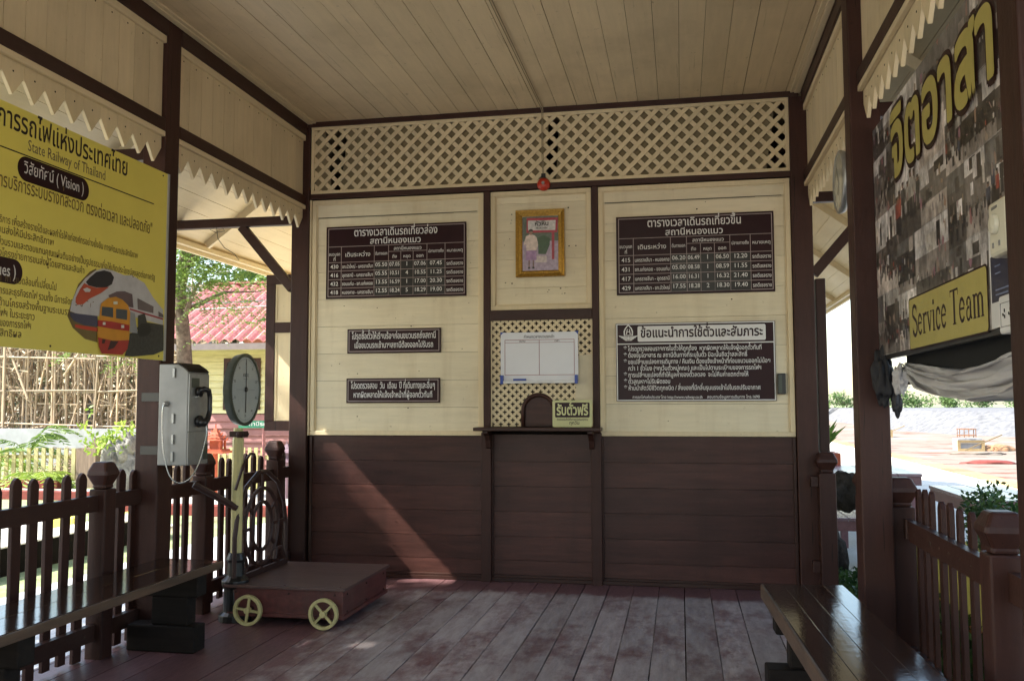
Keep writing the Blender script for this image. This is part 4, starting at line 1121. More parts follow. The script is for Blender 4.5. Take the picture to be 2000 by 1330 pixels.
# ================================================================= YELLOW BANNER, LEFT
T = thing('railway_banner', 'big yellow railway banner with printed trains, hung on the left corner post', 'banner', (-2.96, -3.3, 1.6))
bx = -2.955; by0, by1, bz0, bz1 = -4.75, -2.085, 1.612, 2.712
q = MB(); q.box(bx-.015, bx, by0, by1, bz0, bz1); q.build('panel', M['yellow'], T, bevel=.002)
q = MB(); q.box(bx+.0003, bx+.003, by1-.018, by1+.003, bz0, bz1); q.box(bx-.015, bx+.003, by1+.0002, by1+.004, bz0-.002, bz1+.002)
q.build('edge_strip', plain('grey_edge_strip', (.42, .42, .40), .4), T)
# plane directions: reading direction is +y here, seen from +x
def bp(y, z, l=.0008): return (bx + l, y, z)
q = MB()
text(q, 'การรถไฟแห่งประเทศไทย', bp(-2.485, 2.600), Y_, Z_, .135, align='r', width=.955, off=.012)
q.add([bp(by0, 2.500), bp(-2.235, 2.500), bp(-2.235, 2.506), bp(by0, 2.506)], [(0,1,2,3)], 0, .5)
q.build('heading', M['ink'], T)
q = MB(); text(q, 'State Railway of Thailand', bp(-2.675, 2.530), Y_, Z_, .075, align='r', width=.57, off=.004); q.build('subheading', plain('banner_grey_ink', (.16, .13, .07), .5), T)
def pill(yc, zc, w, h):
    q = MB(); q.flat = True; p = rrect(w, h, h/2*.98, 8); q.add([bp(yc+a, zc+b_, .0011) for a, b_ in p], [list(range(len(p)))], 0, .5); return q
pill(-3.055, 2.440, .50, .115).build('title_pill', M['sign'], T)
pill(-3.50, 1.955, .50, .115).build('title_pill', M['sign'], T)
q = MB(); text(q, 'วิสัยทัศน์ ( Vision )', bp(-3.055, 2.420, .0022), Y_, Z_, .078, width=.42, off=.006)
text(q, 'ค่านิยม ( Values )', bp(-3.50, 1.930, .0022), Y_, Z_, .078, width=.42, off=.006); q.build('pill_lettering', M['white'], T)
q = MB(); text(q, '"การบริการระบบรางที่สะดวก ตรงต่อเวลา และปลอดภัย"', bp(-2.245, 2.325), Y_, Z_, .09, align='r', width=1.22, off=.008); q.build('slogan', M['ink2'], T)
q = MB()
lines = [(2.165, -2.375, 'ตอบสนองต่อความต้องการของผู้ใช้บริการ เพื่อสร้างรายได้และผลกำไรให้แก่องค์กรอย่างยั่งยืน การพัฒนาประสิทธิภาพ', 1.5),
 (2.118, -3.05, 'พัฒนาระบบการขนส่งให้มีประสิทธิภาพ', .62), (2.065, -2.205, 'ส่งเสริมและสนับสนุนประโยชน์ต่อสังคมส่วนรวมและตอบแทนคุณแผ่นดินอย่างเป็นรูปธรรมเพื่อให้เกิดประโยชน์สูงสุดต่อภาครัฐ', 1.75),
 (2.015, -2.82, 'พัฒนาและเชื่อมโยงโครงข่ายการขนส่งผู้โดยสารและสินค้า', .85),
 (1.905, -3.02, 'การพัฒนาองค์กร ภายใต้สภาวะแวดล้อมที่เปลี่ยนไป', .7), (1.848, -2.74, 'ด้านการบริหารทรัพยากรและธุรกิจรถไฟ รวมทั้ง มีการจัดการสินทรัพย์', .95),
 (1.795, -2.90, 'มีแผนการลงทุนด้านโครงสร้างพื้นฐานระบบราง', .75), (1.748, -3.16, 'บูรณาการรถไฟฯ ในระยะยาว', .42), (1.704, -3.18, 'งานด้านต่าง ๆ ของการรถไฟฯ', .4), (1.660, -3.24, 'และมีประสิทธิผล', .3)]
for z, yr, s_, w in lines: text(q, s_, bp(yr, z), Y_, Z_, .046, align='r', width=w, off=.008)
q.build('small_print', M['ink2'], T)
TR = dict(
  shadow=[(-2.939,1.792),(-2.909,1.862),(-2.864,1.957),(-2.781,2.031),(-2.73,2.056),(-2.703,1.676),(-2.8,1.687),(-2.895,1.735)],
  white=[(-2.919,1.816),(-2.909,1.862),(-2.871,1.933),(-2.814,1.992),(-2.738,2.043),(-2.676,2.064),(-2.601,2.066),(-2.494,2.054),(-2.425,2.064),(-2.309,2.037),(-2.219,1.965),(-2.118,1.905),(-2.114,1.817),(-2.445,1.84),(-2.718,1.811),(-2.857,1.806)],
  stripe=[(-2.437,1.881),(-2.116,1.856),(-2.116,1.846),(-2.436,1.872)],
  nosewin=[(-2.809,1.975),(-2.78,2.002),(-2.729,2.038),(-2.666,2.056),(-2.61,2.054),(-2.582,2.03),(-2.598,1.992),(-2.643,1.968),(-2.725,1.958),(-2.787,1.961)],
  red=[(-2.881,1.887),(-2.854,1.93),(-2.822,1.968),(-2.787,1.96),(-2.725,1.956),(-2.62,1.974),(-2.688,1.933),(-2.775,1.894),(-2.825,1.86),(-2.867,1.852),(-2.883,1.865)],
  lamp=[(-2.829,1.936),(-2.799,1.948),(-2.767,1.942),(-2.777,1.928),(-2.811,1.924)],
  navy=[(-2.923,1.81),(-2.857,1.809),(-2.709,1.812),(-2.706,1.757),(-2.803,1.754),(-2.888,1.769),(-2.918,1.789)],
  redlow=[(-2.883,1.753),(-2.706,1.751),(-2.705,1.731),(-2.836,1.735),(-2.878,1.739)],
  sidewin=[(-2.628,1.929),(-2.558,1.958),(-2.49,1.968),(-2.42,1.96),(-2.406,1.887),(-2.467,1.887),(-2.536,1.892),(-2.603,1.902)],
  sidewin2=[(-2.373,1.944),(-2.217,1.914),(-2.218,1.875),(-2.367,1.882)],
  sidewin3=[(-2.17,1.893),(-2.117,1.876),(-2.116,1.86),(-2.165,1.862)],
  steam=[(-2.435,1.743),(-2.36,1.762),(-2.364,1.848),(-2.301,1.867),(-2.278,1.819),(-2.18,1.818),(-2.114,1.817),(-2.108,1.668),(-2.205,1.64),(-2.404,1.618),(-2.474,1.618),(-2.439,1.706)],
  boiler=[(-2.371,1.779),(-2.33,1.808),(-2.256,1.811),(-2.233,1.778),(-2.264,1.744),(-2.348,1.731)],
  grey=[(-2.441,1.865),(-2.395,1.858),(-2.364,1.749),(-2.436,1.749)],
  orange=[(-2.709,1.713),(-2.699,1.798),(-2.693,1.857),(-2.685,1.881),(-2.632,1.914),(-2.566,1.929),(-2.508,1.919),(-2.457,1.894),(-2.438,1.859),(-2.437,1.78),(-2.444,1.706),(-2.584,1.693),(-2.708,1.693)],
  cabL=[(-2.68,1.864),(-2.587,1.868),(-2.585,1.815),(-2.682,1.817)],
  cabR=[(-2.563,1.865),(-2.464,1.869),(-2.465,1.814),(-2.561,1.814)],
  redband=[(-2.71,1.791),(-2.588,1.794),(-2.444,1.788),(-2.443,1.755),(-2.587,1.755),(-2.71,1.759)],
  lampA=[(-2.671,1.783),(-2.649,1.785),(-2.648,1.771),(-2.671,1.769)],
  lampB=[(-2.516,1.782),(-2.49,1.784),(-2.489,1.768),(-2.515,1.766)],
  lampT=[(-2.589,1.901),(-2.554,1.905),(-2.553,1.89),(-2.588,1.886)],
  redlow2=[(-2.708,1.702),(-2.584,1.693),(-2.444,1.706),(-2.456,1.656),(-2.499,1.623),(-2.673,1.62),(-2.697,1.653)],
  dk1=[(-2.672,1.696),(-2.644,1.695),(-2.653,1.674),(-2.675,1.672)],
  dk2=[(-2.603,1.692),(-2.536,1.694),(-2.573,1.655),(-2.628,1.64)])
tc_ = dict(shadow=(.16,.11,.03), white=(.50,.49,.50), stripe=(.3,.02,.03), nosewin=(.015,.013,.02), red=(.45,.07,.03), lamp=(.55,.55,.55), navy=(.05,.05,.09), redlow=(.5,.05,.02),
  sidewin=(.12,.08,.09), sidewin2=(.14,.11,.11), sidewin3=(.14,.11,.11), steam=(.03,.032,.03), boiler=(.008,.008,.008), grey=(.25,.26,.27), orange=(.60,.26,.02), cabL=(.05,.06,.07), cabR=(.06,.07,.08),
  redband=(.38,.02,.02), lampA=(.6,.6,.55), lampB=(.6,.6,.55), lampT=(.6,.6,.5), redlow2=(.38,.03,.02), dk1=(.04,.01,.01), dk2=(.04,.01,.01))
nm = dict(shadow='train_shadow', white='train_body', stripe='train_stripe', nosewin='train_windscreen', red='train_nose', lamp='headlamp', navy='train_skirt', redlow='train_bumper', sidewin='side_window', sidewin2='side_window', sidewin3='side_window',
  steam='steam_engine', boiler='boiler', grey='carriage_side', orange='diesel_engine', cabL='cab_window', cabR='cab_window', redband='red_band', lampA='headlamp', lampB='headlamp', lampT='headlamp', redlow2='cowcatcher', dk1='coupling', dk2='coupling')
pt = thing('train_picture', None, None, (0,0,0)); pt.parent = T; pt.location = (-T.location[0], -T.location[1], -T.location[2]); ORG[pt.name] = Vector((0,0,0))
for k, (n, p) in enumerate(TR.items()):
    q = MB(); q.flat = True; q.add([bp(a, b_, .0012+.0003*k) for a, b_ in p], [list(range(len(p)))], 0, .5)
    q.build(nm[n], plain('print_'+n, tc_[n], .35, .5, var=.5 if n == 'steam' else .12, sc=60 if n == 'steam' else 10), pt)
q = MB()
for y in (-4.0, -3.05, -2.15):
    for z in (1.635, 2.69): q.lathe([(.006, 0), (.004, .003)], (bx+.0003, y, z), (1,0,0), 8)
q.build('screw', M['nail'], T)
# ================================================================= PHOTO BOARD, RIGHT
T = thing('volunteer_board', 'dark photo collage board with big yellow Thai lettering, hung between the right posts', 'sign', (1.0, -3.1, 1.6))
by0, by1, bz0, bz1 = -4.185, -2.075, 1.585, 2.735
bx = .985
q = MB(); q.box(bx+.003, bx+.02, by0, by1, bz0, bz1); q.box(bx+.003, bx+.028, by0, by1, bz0-.02, bz0-.001); q.build('panel', M['black'], T)
def collage():
    m, N, L, P = nodes_of('photo_collage')
    tc = N.new('ShaderNodeTexCoord').outputs['Object']
    at = N.new('ShaderNodeAttribute'); at.attribute_name = 'tint'
    n1 = noise(N, L, tc, 4.5, 9, .72, (1, 1, .8)); n2 = noise(N, L, tc, 13, 6, .7, (1, 1.4, .8))
    v = N.new('ShaderNodeTexVoronoi'); v.inputs['Scale'].default_value = 30; mp = N.new('ShaderNodeMapping'); mp.inputs['Scale'].default_value = (1, 1.5, .8); L.new(tc, mp.inputs[0]); L.new(mp.outputs[0], v.inputs['Vector'])
    r = ramp(N, .38, (.6,.59,.59), .62, (1.3,1.29,1.29)); L.new(n1.outputs[0], r.inputs[0])
    r2 = ramp(N, .40, (.6,.59,.59), .60, (1.3,1.28,1.27)); L.new(n2.outputs[0], r2.inputs[0])
    out = mixc(N, L, 1, at.outputs['Color'], r.outputs[0], 'MULTIPLY'); out = mixc(N, L, 1, out, r2.outputs[0], 'MULTIPLY')
    h = N.new('ShaderNodeHueSaturation'); h.inputs['Saturation'].default_value = .5
    sv = N.new('ShaderNodeMath'); sv.operation = 'GREATER_THAN'; sv.inputs[1].default_value = .965
    s3 = N.new('ShaderNodeSeparateColor'); L.new(v.outputs['Color'], s3.inputs[0]); L.new(s3.outputs[0], sv.inputs[0])
    L.new(v.outputs['Color'], h.inputs['Color'])
    sc2 = mixc(N, L, 1, h.outputs[0], (.30, .24, .22), 'MULTIPLY')
    out = mixc(N, L, sv.outputs[0], out, sc2)
    L.new(out, P.inputs['Base Color']); P.inputs['Roughness'].default_value = .3
    return m
M['collage'] = collage()
q = MB(); q.flat = True; q.col = []
def bp2(y, z, l=0): return (bx - l, y, z)
cells = []
def split(y0, y1, z0, z1, d):
    w = y1-y0; h = z1-z0
    if d == 0 or (w < .3 and h < .3): cells.append((y0, y1, z0, z1)); return
    if w > h: t = y0 + w*rnd.uniform(.35, .65); split(y0, t, z0, z1, d-1); split(t, y1, z0, z1, d-1)
    else: t = z0 + h*rnd.uniform(.35, .65); split(y0, y1, z0, t, d-1); split(y0, y1, t, z1, d-1)
split(by0, by1, bz0, bz1, 5)
for (a, b_, c_, d) in cells:
    g_ = rnd.choice([.04, .07, .12, .2, .3]); tint = (g_*rnd.uniform(1.0, 1.25), g_*rnd.uniform(.9, 1.0), g_*rnd.uniform(.85, 1.05), 1)
    k1 = c_ + (d-c_)*rnd.uniform(.2, .4); k2 = c_ + (d-c_)*rnd.uniform(.55, .8)
    def pr_(y0_, y1_, z0_, z1_, col_, l_):
        q.add([bp2(y0_, z0_, l_), bp2(y1_, z0_, l_), bp2(y1_, z1_, l_), bp2(y0_, z1_, l_)], [(0,1,2,3)], 0, .5); q.col.append((*col_, 1))
    def cc_(g0, w_=.12):
        g0 *= 1.3
        return (min(.62, g0*(1+w_)), min(.6, g0), min(.6, g0*(1-w_*.6)))
    pr_(a, b_, c_, k1, cc_(rnd.choice([.06, .12, .2, .3, .38])), 0); pr_(a, b_, k1, k2, cc_(rnd.choice([.03, .06, .12, .2])), 0); pr_(a, b_, k2, d, cc_(rnd.choice([.1, .3, .45, .55]), .04), 0)
    for _ in range(rnd.randint(2, 5)):   # walls, trees, windows of each picture
        w_ = (b_-a)*rnd.uniform(.08, .35); y_ = rnd.uniform(a, b_-w_); h_ = (d-c_)*rnd.uniform(.1, .4); z_ = rnd.uniform(k1, d-h_); pr_(y_, y_+w_, z_, z_+h_, cc_(rnd.choice([.02, .04, .1, .25, .45, .55])), .0003+rnd.random()*.0003)
    rows_ = rnd.choice([1, 2, 3]); base_ = (d-c_)*rnd.choice([.22, .3, .5])/rows_**.5
    for rw in range(rows_):
        n_ = rnd.randint(3, 8)
        for k_ in range(n_):
            x = a + (b_-a)*(k_+rnd.uniform(.2, .8))/n_; hh = base_*rnd.uniform(.75, 1.1); ww = hh*rnd.uniform(.13, .2); z = c_ + (k1-c_)*rnd.uniform(.2, .9) + rw*base_*.55; l = .0008 + (3-rw)*.0003 + rnd.random()*.0002
            if x-ww < a or x+ww > b_ or z+hh > d: continue
            body = rnd.choice([(.03,.03,.035), (.40,.38,.36), (.02,.02,.022), (.05,.06,.10), (.14,.12,.10), (.45,.44,.43), (.25,.24,.23), (.03,.03,.03), (.30,.06,.04)])
            pr_(x-ww*.75, x+ww*.75, z, z+hh*.45, (.03, .028, .03), l); pr_(x-ww, x+ww, z+hh*.42, z+hh*.82, body, l+.00008)
            pr_(x-ww*.45, x+ww*.45, z+hh*.83, z+hh*.96, (.20, .12, .08), l+.00008); pr_(x-ww*.5, x+ww*.5, z+hh*.93, z+hh, (.015, .012, .012), l+.00016)
    e_ = .0035; pr_(a, b_, c_, c_+e_, (.35,.34,.34), .0021) if rnd.random() < .5 else None
q.build('photo_collage', M['collage'], T)
gold = plain('board_yellow', (.42, .36, .10), .4, var=.06)
# reading direction on this side is -y (seen from -x)
NY = (0,-1,0)
def bold(rad, lift0, grow, m_, n_=12):
    q = MB()
    for k_ in range(n_+1):
        a_ = 2*PI*k_/n_; r_ = rad if k_ < n_ else 0
        text(q, 'จิตอาสา', bp2(-3.185 + r_*math.cos(a_), 2.385 + r_*math.sin(a_), lift0 + .00011*k_), NY, Z_, .42, width=1.40, off=.001, lift=.0001)
    q.build(grow, m_, T)
bold(.034, .0022, 'heading_outline', M['sign'])
bold(.013, .0062, 'heading', gold, 10)
q = MB(); q.flat = True; q.add([bp2(-3.2-p[0], 1.69+p[1], .0022) for p in rrect(1.02, .226, .02)], [list(range(24))], 0, .5); q.build('caption_border', M['sign'], T)
q = MB(); q.flat = True; q.add([bp2(-3.2-p[0], 1.69+p[1], .0030) for p in rrect(1.005, .212, .018)], [list(range(24))], 0, .5); q.build('caption_panel', gold, T)
# bold serif letters drawn as strokes: (polyline, thickness) plus slab serifs, em box height 1, x advance
def arcp(cx, cy, rx, ry, a0, a1, n=10): return [(cx+rx*math.cos(R(a0+(a1-a0)*i/n)), cy+ry*math.sin(R(a0+(a1-a0)*i/n))) for i in range(n+1)]
TK, TN = .115, .045
SER = {
 'S': ([(arcp(.25, .53, .17, .16, 25, 200, 9) + arcp(.27, .19, .17, .18, 80, -160, 12)[0:], .085)], [(.40, .52, .43, .68), (.06, .02, .09, .20)], .50),
 'e': ([(arcp(.21, .235, .15, .215, 20, 320, 14), .07), ([(.08, .26), (.35, .26)], TN)], [], .42),
 'r': ([([(.12, .0), (.12, .44)], .095), (arcp(.26, .33, .12, .10, 170, 60, 6), .06)], [(.03, .0, .24, .025), (.03, .42, .12, .45), (.28, .37, .35, .44)], .37),
 'v': ([([(.07, .44), (.21, .02)], .085), ([(.22, .02), (.35, .44)], TN)], [(.0, .425, .17, .45), (.27, .425, .42, .45)], .42),
 'i': ([([(.12, .0), (.12, .44)], .095), ([(.12, .56), (.12, .66)], .10)], [(.03, .0, .22, .025), (.03, .42, .12, .45)], .25),
 'c': ([(arcp(.21, .23, .15, .215, 40, 320, 14), .07)], [(.29, .30, .36, .38)], .40),
 'T': ([([(.28, .0), (.28, .68)], .11), ([(.02, .675), (.54, .675)], .04)], [(.17, .0, .39, .025), (.015, .56, .04, .69), (.52, .56, .545, .69)], .57),
 'a': ([([(.30, .04), (.30, .34)], .085), (arcp(.20, .33, .11, .10, -10, 170, 8), .05), (arcp(.17, .13, .10, .12, 60, 340, 12), .055), ([(.30, .05), (.38, .02)], .04)], [(.07, .29, .14, .37)], .41),
 'm': ([([(.12, .0), (.12, .44)], .09), ([(.34, .0), (.34, .36)], .09), ([(.56, .0), (.56, .36)], .09), (arcp(.23, .33, .11, .10, 160, 0, 7), .05), (arcp(.45, .33, .11, .10, 160, 0, 7), .05)], [(.03, .0, .21, .025), (.26, .0, .42, .025), (.48, .0, .65, .025), (.03, .42, .12, .45)], .68),
 ' ': ([], [], .24)}
def serif(mb, s, y_start, z_base, w_total, h, l):
    tot = sum(SER[c_][2] for c_ in s); sx = w_total/tot; x = 0; k = 0
    for ch in s:
        st, sf, adv = SER[ch]
        for pl, th in st:
            for i in range(len(pl)-1):
                a = Vector(pl[i]); b_ = Vector(pl[i+1]); d = (b_-a).normalized(); n_ = Vector((-d.y, d.x))*th/2; e_ = d*th*.12 if len(pl) > 2 else d*0
                vs = [a-e_-n_, b_+e_-n_, b_+e_+n_, a-e_+n_]; k += 1
                mb.add([bp2(y_start-(x+p.x)*sx, z_base+p.y*h, l+(k % 7)*.00012) for p in vs], [(0,1,2,3)], 0, .5)
        for (a, b_, c_, d) in sf:
            k += 1; mb.add([bp2(y_start-(x+p[0])*sx, z_base+p[1]*h, l+(k % 7)*.00012) for p in ((a,b_), (c_,b_), (c_,d), (a,d))], [(0,1,2,3)], 0, .5)
        x += adv
q = MB(); q.flat = True; serif(q, 'Service Team', -2.745, 1.635, .93, .185, .0036); q.build('caption', M['sign'], T)
# blue leaflet on the board
T = thing('leaflet', 'dark blue printed leaflet pinned on the photo board behind the fan switch', 'poster', (.98, -3.9, 1.7))
q = MB(); q.box(bx-.008, bx-.0055, -4.05, -3.75, 1.585, 1.90); q.build('sheet', M['socket'], T)
q = MB(); q.add([(bx-.0088, -3.762, 1.665), (bx-.0088, -4.045, 1.665), (bx-.0088, -4.045, 1.87), (bx-.0088, -3.762, 1.81)], [(0,1,2,3)], 0, .5); q.build('printed_area', M['navy'], T)
q = MB(); 
for z, w in ((1.775, .05), (1.752, .05), (1.70, .14), (1.685, .11)): q.add([(bx-.0094, -3.80, z), (bx-.0094, -3.80-w, z), (bx-.0094, -3.80-w, z+.004), (bx-.0094, -3.80, z+.004)], [(0,1,2,3)], 0, .5)
q.lathe([(.018, 0), (.018, .0005)], (bx-.0092, -3.825, 1.825), (-1,0,0), 14); q.build('printed_lines', plain('pale_blue_print', (.2, .25, .4), .5), T)
# fan regulator and socket
T = thing('fan_switch', 'cream rotary fan regulator box fixed to the near right post', 'switch', (.96, -4.1, 1.84))
q = MB(); q.box(.885, .955, -4.185, -4.04, 1.765, 1.925); q.build('housing', M['ivory'], T, bevel=.012)
q = MB(); q.lathe([(.030, 0), (.028, .012), (.012, .016)], (.8848, -4.105, 1.855), (-1,0,0), 24); q.build('dial', M['ivory'], T, bevel=.002)
q = MB(); 
for y in (-4.08, -4.13): q.box(.882, .8849, y-.004, y+.004, 1.79, 1.805)
q.box(.8835, .8849, -4.12, -4.075, 1.90, 1.908); q.build('switch_detail', M['steelpaint'], T)
T = thing('power_socket', 'white double power socket just below the fan regulator', 'socket', (.96, -4.1, 1.6))
q = MB(); q.box(.90, .955, -4.185, -4.05, 1.545, 1.655); q.build('housing', M['socket'], T, bevel=.008)
q = MB()
for y in (-4.095, -4.14):
    for z, h in ((1.588, .006), (1.605, .006)): q.box(.8975, .8999, y-.008, y-.004, z, z+h*1.6)
    q.box(.8975, .8999, y+.004, y+.008, 1.595, 1.603)
q.build('slots', M['black'], T)
q = MB(); outline_ = [(.8990, -4.165, 1.565), (.8990, -4.07, 1.565), (.8990, -4.07, 1.632), (.8990, -4.165, 1.632)]; q.tube(outline_, .0012, 4, closed=True); q.build('socket_rim', M['steelpaint'], T)
# ================================================================= CLOCK, SWAG
T = thing('wall_clock', 'silver rimmed round clock seen edge on beside the right hand post', 'clock', (.87, -1.74, 2.55))
cc = Vector((.878, -1.745, 2.56)); ax = Vector((-1, 0, 0))
q = MB(); q.lathe([(.14, -.03), (.165, -.025), (.172, -.005), (.172, .008), (.158, .014), (.150, .006)], cc, ax, 40); ca = q.build('case', M['chrome'], T, smooth=True)
q = MB(); q.lathe([(.1495, .0065), (.1495, .0075)], cc, ax, 40); q.build('face', plain('clock_face', (.45, .44, .36), .15, .6), ca)
q = MB(); o_ = cc + ax*.0085; nyv = Vector((0,-1,0)); uz = Vector((0,0,1))
for k in range(12):
    a = 2*PI*k/12; d = nyv*math.sin(a) + uz*math.cos(a)
    text(q, str(k or 12), o_ + d*.12 - uz*.012, nyv, uz, .035)
for a, l, w in ((200, .07, .007), (330, .105, .005)):
    d = nyv*math.sin(R(a)) + uz*math.cos(R(a)); q.bar(o_ + ax*.001, o_ + ax*.001 + d*l, w, .001, up=(1,0,0))
q.build('hands', M['black'], ca)
q = MB(); q.box(.893, .93, -1.909, -1.70, 2.55, 2.585); q.build('hanger', M['steelpaint'], T)
def interp(v, T_):
    for (a, b_), (c_, d) in zip(T_, T_[1:]):
        if min(a, c_) <= v <= max(a, c_): return b_ + (d-b_)*(v-a)/(c_-a)
    return T_[-1][1]
M['cloth'] = plain('grey_white_cloth', (.50, .49, .50), .8, .2, var=.06, sc=5)
q = MB(); NU, NVV = 70, 30; vs = []
ya, yb = -2.30, -4.75
for i in range(NU+1):
    t = i/NU; y = ya + (yb-ya)*t
    sag_t = interp(y, [(-2.3,1.555),(-2.7,1.50),(-3.1,1.475),(-3.5,1.49),(-3.9,1.53),(-4.75,1.62)]); sag_b = interp(y, [(-2.3,1.50),(-2.45,1.455),(-2.6,1.42),(-2.9,1.375),(-3.28,1.352),(-3.6,1.36),(-3.9,1.395),(-4.75,1.50)])
    if t < .12: pinch = t/.12
    else: pinch = 1
    for j in range(NVV+1):
        f = j/NVV; z = sag_t*(1-f) + sag_b*f
        zc = (sag_t+sag_b)/2; z = zc + (z-zc)*(.35+.65*pinch)
        fold = .020*math.sin(f*17 + t*6) + .011*math.sin(f*33 - t*13) + .006*math.sin(f*61 + t*31)
        vs.append((1.045 + fold*(.5+pinch*.5) + rnd.uniform(-.001, .001), y, z + .008*math.sin(f*25+t*7)))
q.add(vs, [(i*(NVV+1)+j, (i+1)*(NVV+1)+j, (i+1)*(NVV+1)+j+1, i*(NVV+1)+j+1) for i in range(NU) for j in range(NVV)])
T2 = thing('dark_cloth', 'black cloth strip hanging between the photo board and the pale swag', 'cloth', (1.07, -3.2, 1.5))
qq = MB(); qq.box(1.082, 1.088, -4.75, -2.2, 1.44, 1.60); qq.build('cloth', plain('black_cloth', (.012, .012, .012), .9), T2)
T = thing('fabric_swag', 'pale grey cloth bunting draped in a sagging swag below the photo board', 'cloth', (1.05, -3.2, 1.5))
sw = q.build('drape', M['cloth'], T, smooth=True)
sm = sw.modifiers.new('thick', 'SOLIDIFY'); sm.thickness = .003
def crumple(mb, c, r, n, seed, amp=.10, hf=1):
    rr_ = random.Random(seed); bm = bmesh.new(); bmesh.ops.create_icosphere(bm, subdivisions=4 if hf > 1 else 3, radius=1)
    ph = [(rr_.uniform(2, 7)*hf, rr_.uniform(0, 6), Vector((rr_.gauss(0,1), rr_.gauss(0,1), rr_.gauss(0,.4)))) for _ in range(n)]
    for v in bm.verts:
        k = 1 + sum(amp*math.sin(a*v.co.dot(d)+b_) for a, b_, d in ph); v.co = Vector((v.co.x*r[0], v.co.y*r[1], v.co.z*r[2]))*k + Vector(c)
    bm.verts.ensure_lookup_table(); bm.verts.index_update()
    mb.add([v.co[:] for v in bm.verts], [[v.index for v in f.verts] for f in bm.faces]); bm.free()
q = MB(); crumple(q, (1.02, -2.33, 1.455), (.03, .065, .065), 8, 3, .09, 1.6); q.build('knot', M['cloth'], T, smooth=True)
T = thing('rag_bundle', 'dark rag bundle tied at the right post beside the cloth swag', 'rag', (1.0, -2.15, 1.4))
q = MB(); crumple(q, (.985, -2.15, 1.47), (.04, .065, .115), 9, 11, .10, 1.5); q.build('bundle', plain('black_rag', (.018, .018, .022), .7), T, smooth=True)
q = MB(); crumple(q, (1.03, -2.20, 1.38), (.022, .035, .08), 9, 12, .11, 1.5); q.build('loose_end', plain('black_rag_end', (.03, .03, .036), .7), T, smooth=True)
# ================================================================= PLANTS
def leafquad(mb, p, d, w, l, up=None, c=None):
    d = d.normalized(); a = d.cross(Vector((rnd.gauss(0,1), rnd.gauss(0,1), rnd.gauss(0,1))))
    if a.length < .01: a = Vector((1,0,0))
    a = a.normalized()*w/2
    mb.add([p, p + d*l*.5 + a, p + d*l, p + d*l*.5 - a], [(0,1,2,3)], 0, c)
def rvec(): 
    v = Vector((rnd.gauss(0,1), rnd.gauss(0,1), rnd.gauss(0,1))); return v.normalized()
def branchy(name, T, base, h, r, spread, n, m, seed, lean=(0,0)):
    rr_ = random.Random(seed); q = MB(); b0 = Vector(base); top = b0 + Vector((lean[0], lean[1], h))
    path = [b0 + (top-b0)*t + Vector((rr_.gauss(0, .03)*h*.3, rr_.gauss(0, .03)*h*.3, 0)) for t in [i/6 for i in range(7)]]
    q.tube(path, [r*(1.15 - .75*i/6) for i in range(7)], 10)
    tips = []
    for k in range(n):
        t = rr_.uniform(.45, 1.0); i = min(5, int(t*6)); p = path[i] + (path[i+1]-path[i])*(t*6-i)
        a = rr_.uniform(0, 2*PI); d = Vector((math.cos(a), math.sin(a), rr_.uniform(.1, .8))).normalized(); L0 = spread*rr_.uniform(.6, 1.1)
        mid = p + d*L0*.5 + Vector((0, 0, L0*.08)); end = p + d*L0
        q.tube([p, mid, end], [r*.35, r*.2, r*.06], 6); tips += [mid, end, (mid+end)/2]
    q.build('trunk', m, T, smooth=True)
    return tips
def crown(T, tips, mat, n, size, rad, name='crown', droop=0, squash=.7, density=1):
    q = MB(); q.flat = True
    for c in tips:
        shade = rnd.random()
        for _ in range(n):
            o_ = rvec()*rad*rnd.random()**.45; o_.z *= squash; p = Vector(c) + o_
            d = rvec(); d.z -= droop
            leafquad(q, p, d, size*rnd.uniform(.4, .7), size*rnd.uniform(.7, 1.4), c=min(1, max(0, shade*.55 + rnd.random()*.45)))
    return q.build(name, mat, T)
M['bark'] = plain('grey_brown_bark', (.13, .10, .075), .9, .1, var=.45, sc=12, bump=.8)
M['leafA'] = leaf('feathery_green_leaves', (.06, .12, .02), (.20, .30, .06))
M['leafB'] = leaf('dark_green_leaves', (.02, .05, .012), (.07, .13, .03))
M['leafC'] = leaf('far_green_leaves', (.05, .10, .03), (.15, .23, .07), .2)
M['leafD'] = leaf('yellow_green_fronds', (.16, .26, .03), (.36, .46, .08))
M['twig'] = plain('dry_twigs', (.30, .23, .16), .9, .1, var=.4, sc=9)
# unseen tree added left of the shelter to throw dappled shade on the deck
T = thing('added_shade_tree', 'unseen broad tree added left of the shelter to shade the deck', 'tree', (-11.0, -5.6, -.3))
tips = branchy('trunk', T, (-11.0, -5.6, -.3), 7.5, .30, 3.2, 16, M['bark'], 5)
extra = []  # leaf clumps placed to shade the deck and leave a sun streak
rs = random.Random(3)
for _ in range(120):
    a = rs.uniform(0, 2*PI); rr_ = rs.random()**.5; x = -11.2 + 1.9*rr_*math.cos(a); y = -7.5 + 3.2*rr_*math.sin(a); z = 8.5 + rs.uniform(-1.1, 1.1)
    extra.append(Vector((x, y, z)))
for _ in range(36): extra.append(Vector((-11.2 + rs.uniform(-1.3, 1.3), rs.uniform(-4.4, -1.7), rs.uniform(7.5, 8.5))))
for _ in range(16): extra.append(Vector((-11.2 + rs.uniform(-1.0, 1.0), rs.uniform(-4.9, -3.75), rs.uniform(9.2, 10.1))))
crown(T, tips + extra, M['leafB'], 62, .26, .85)
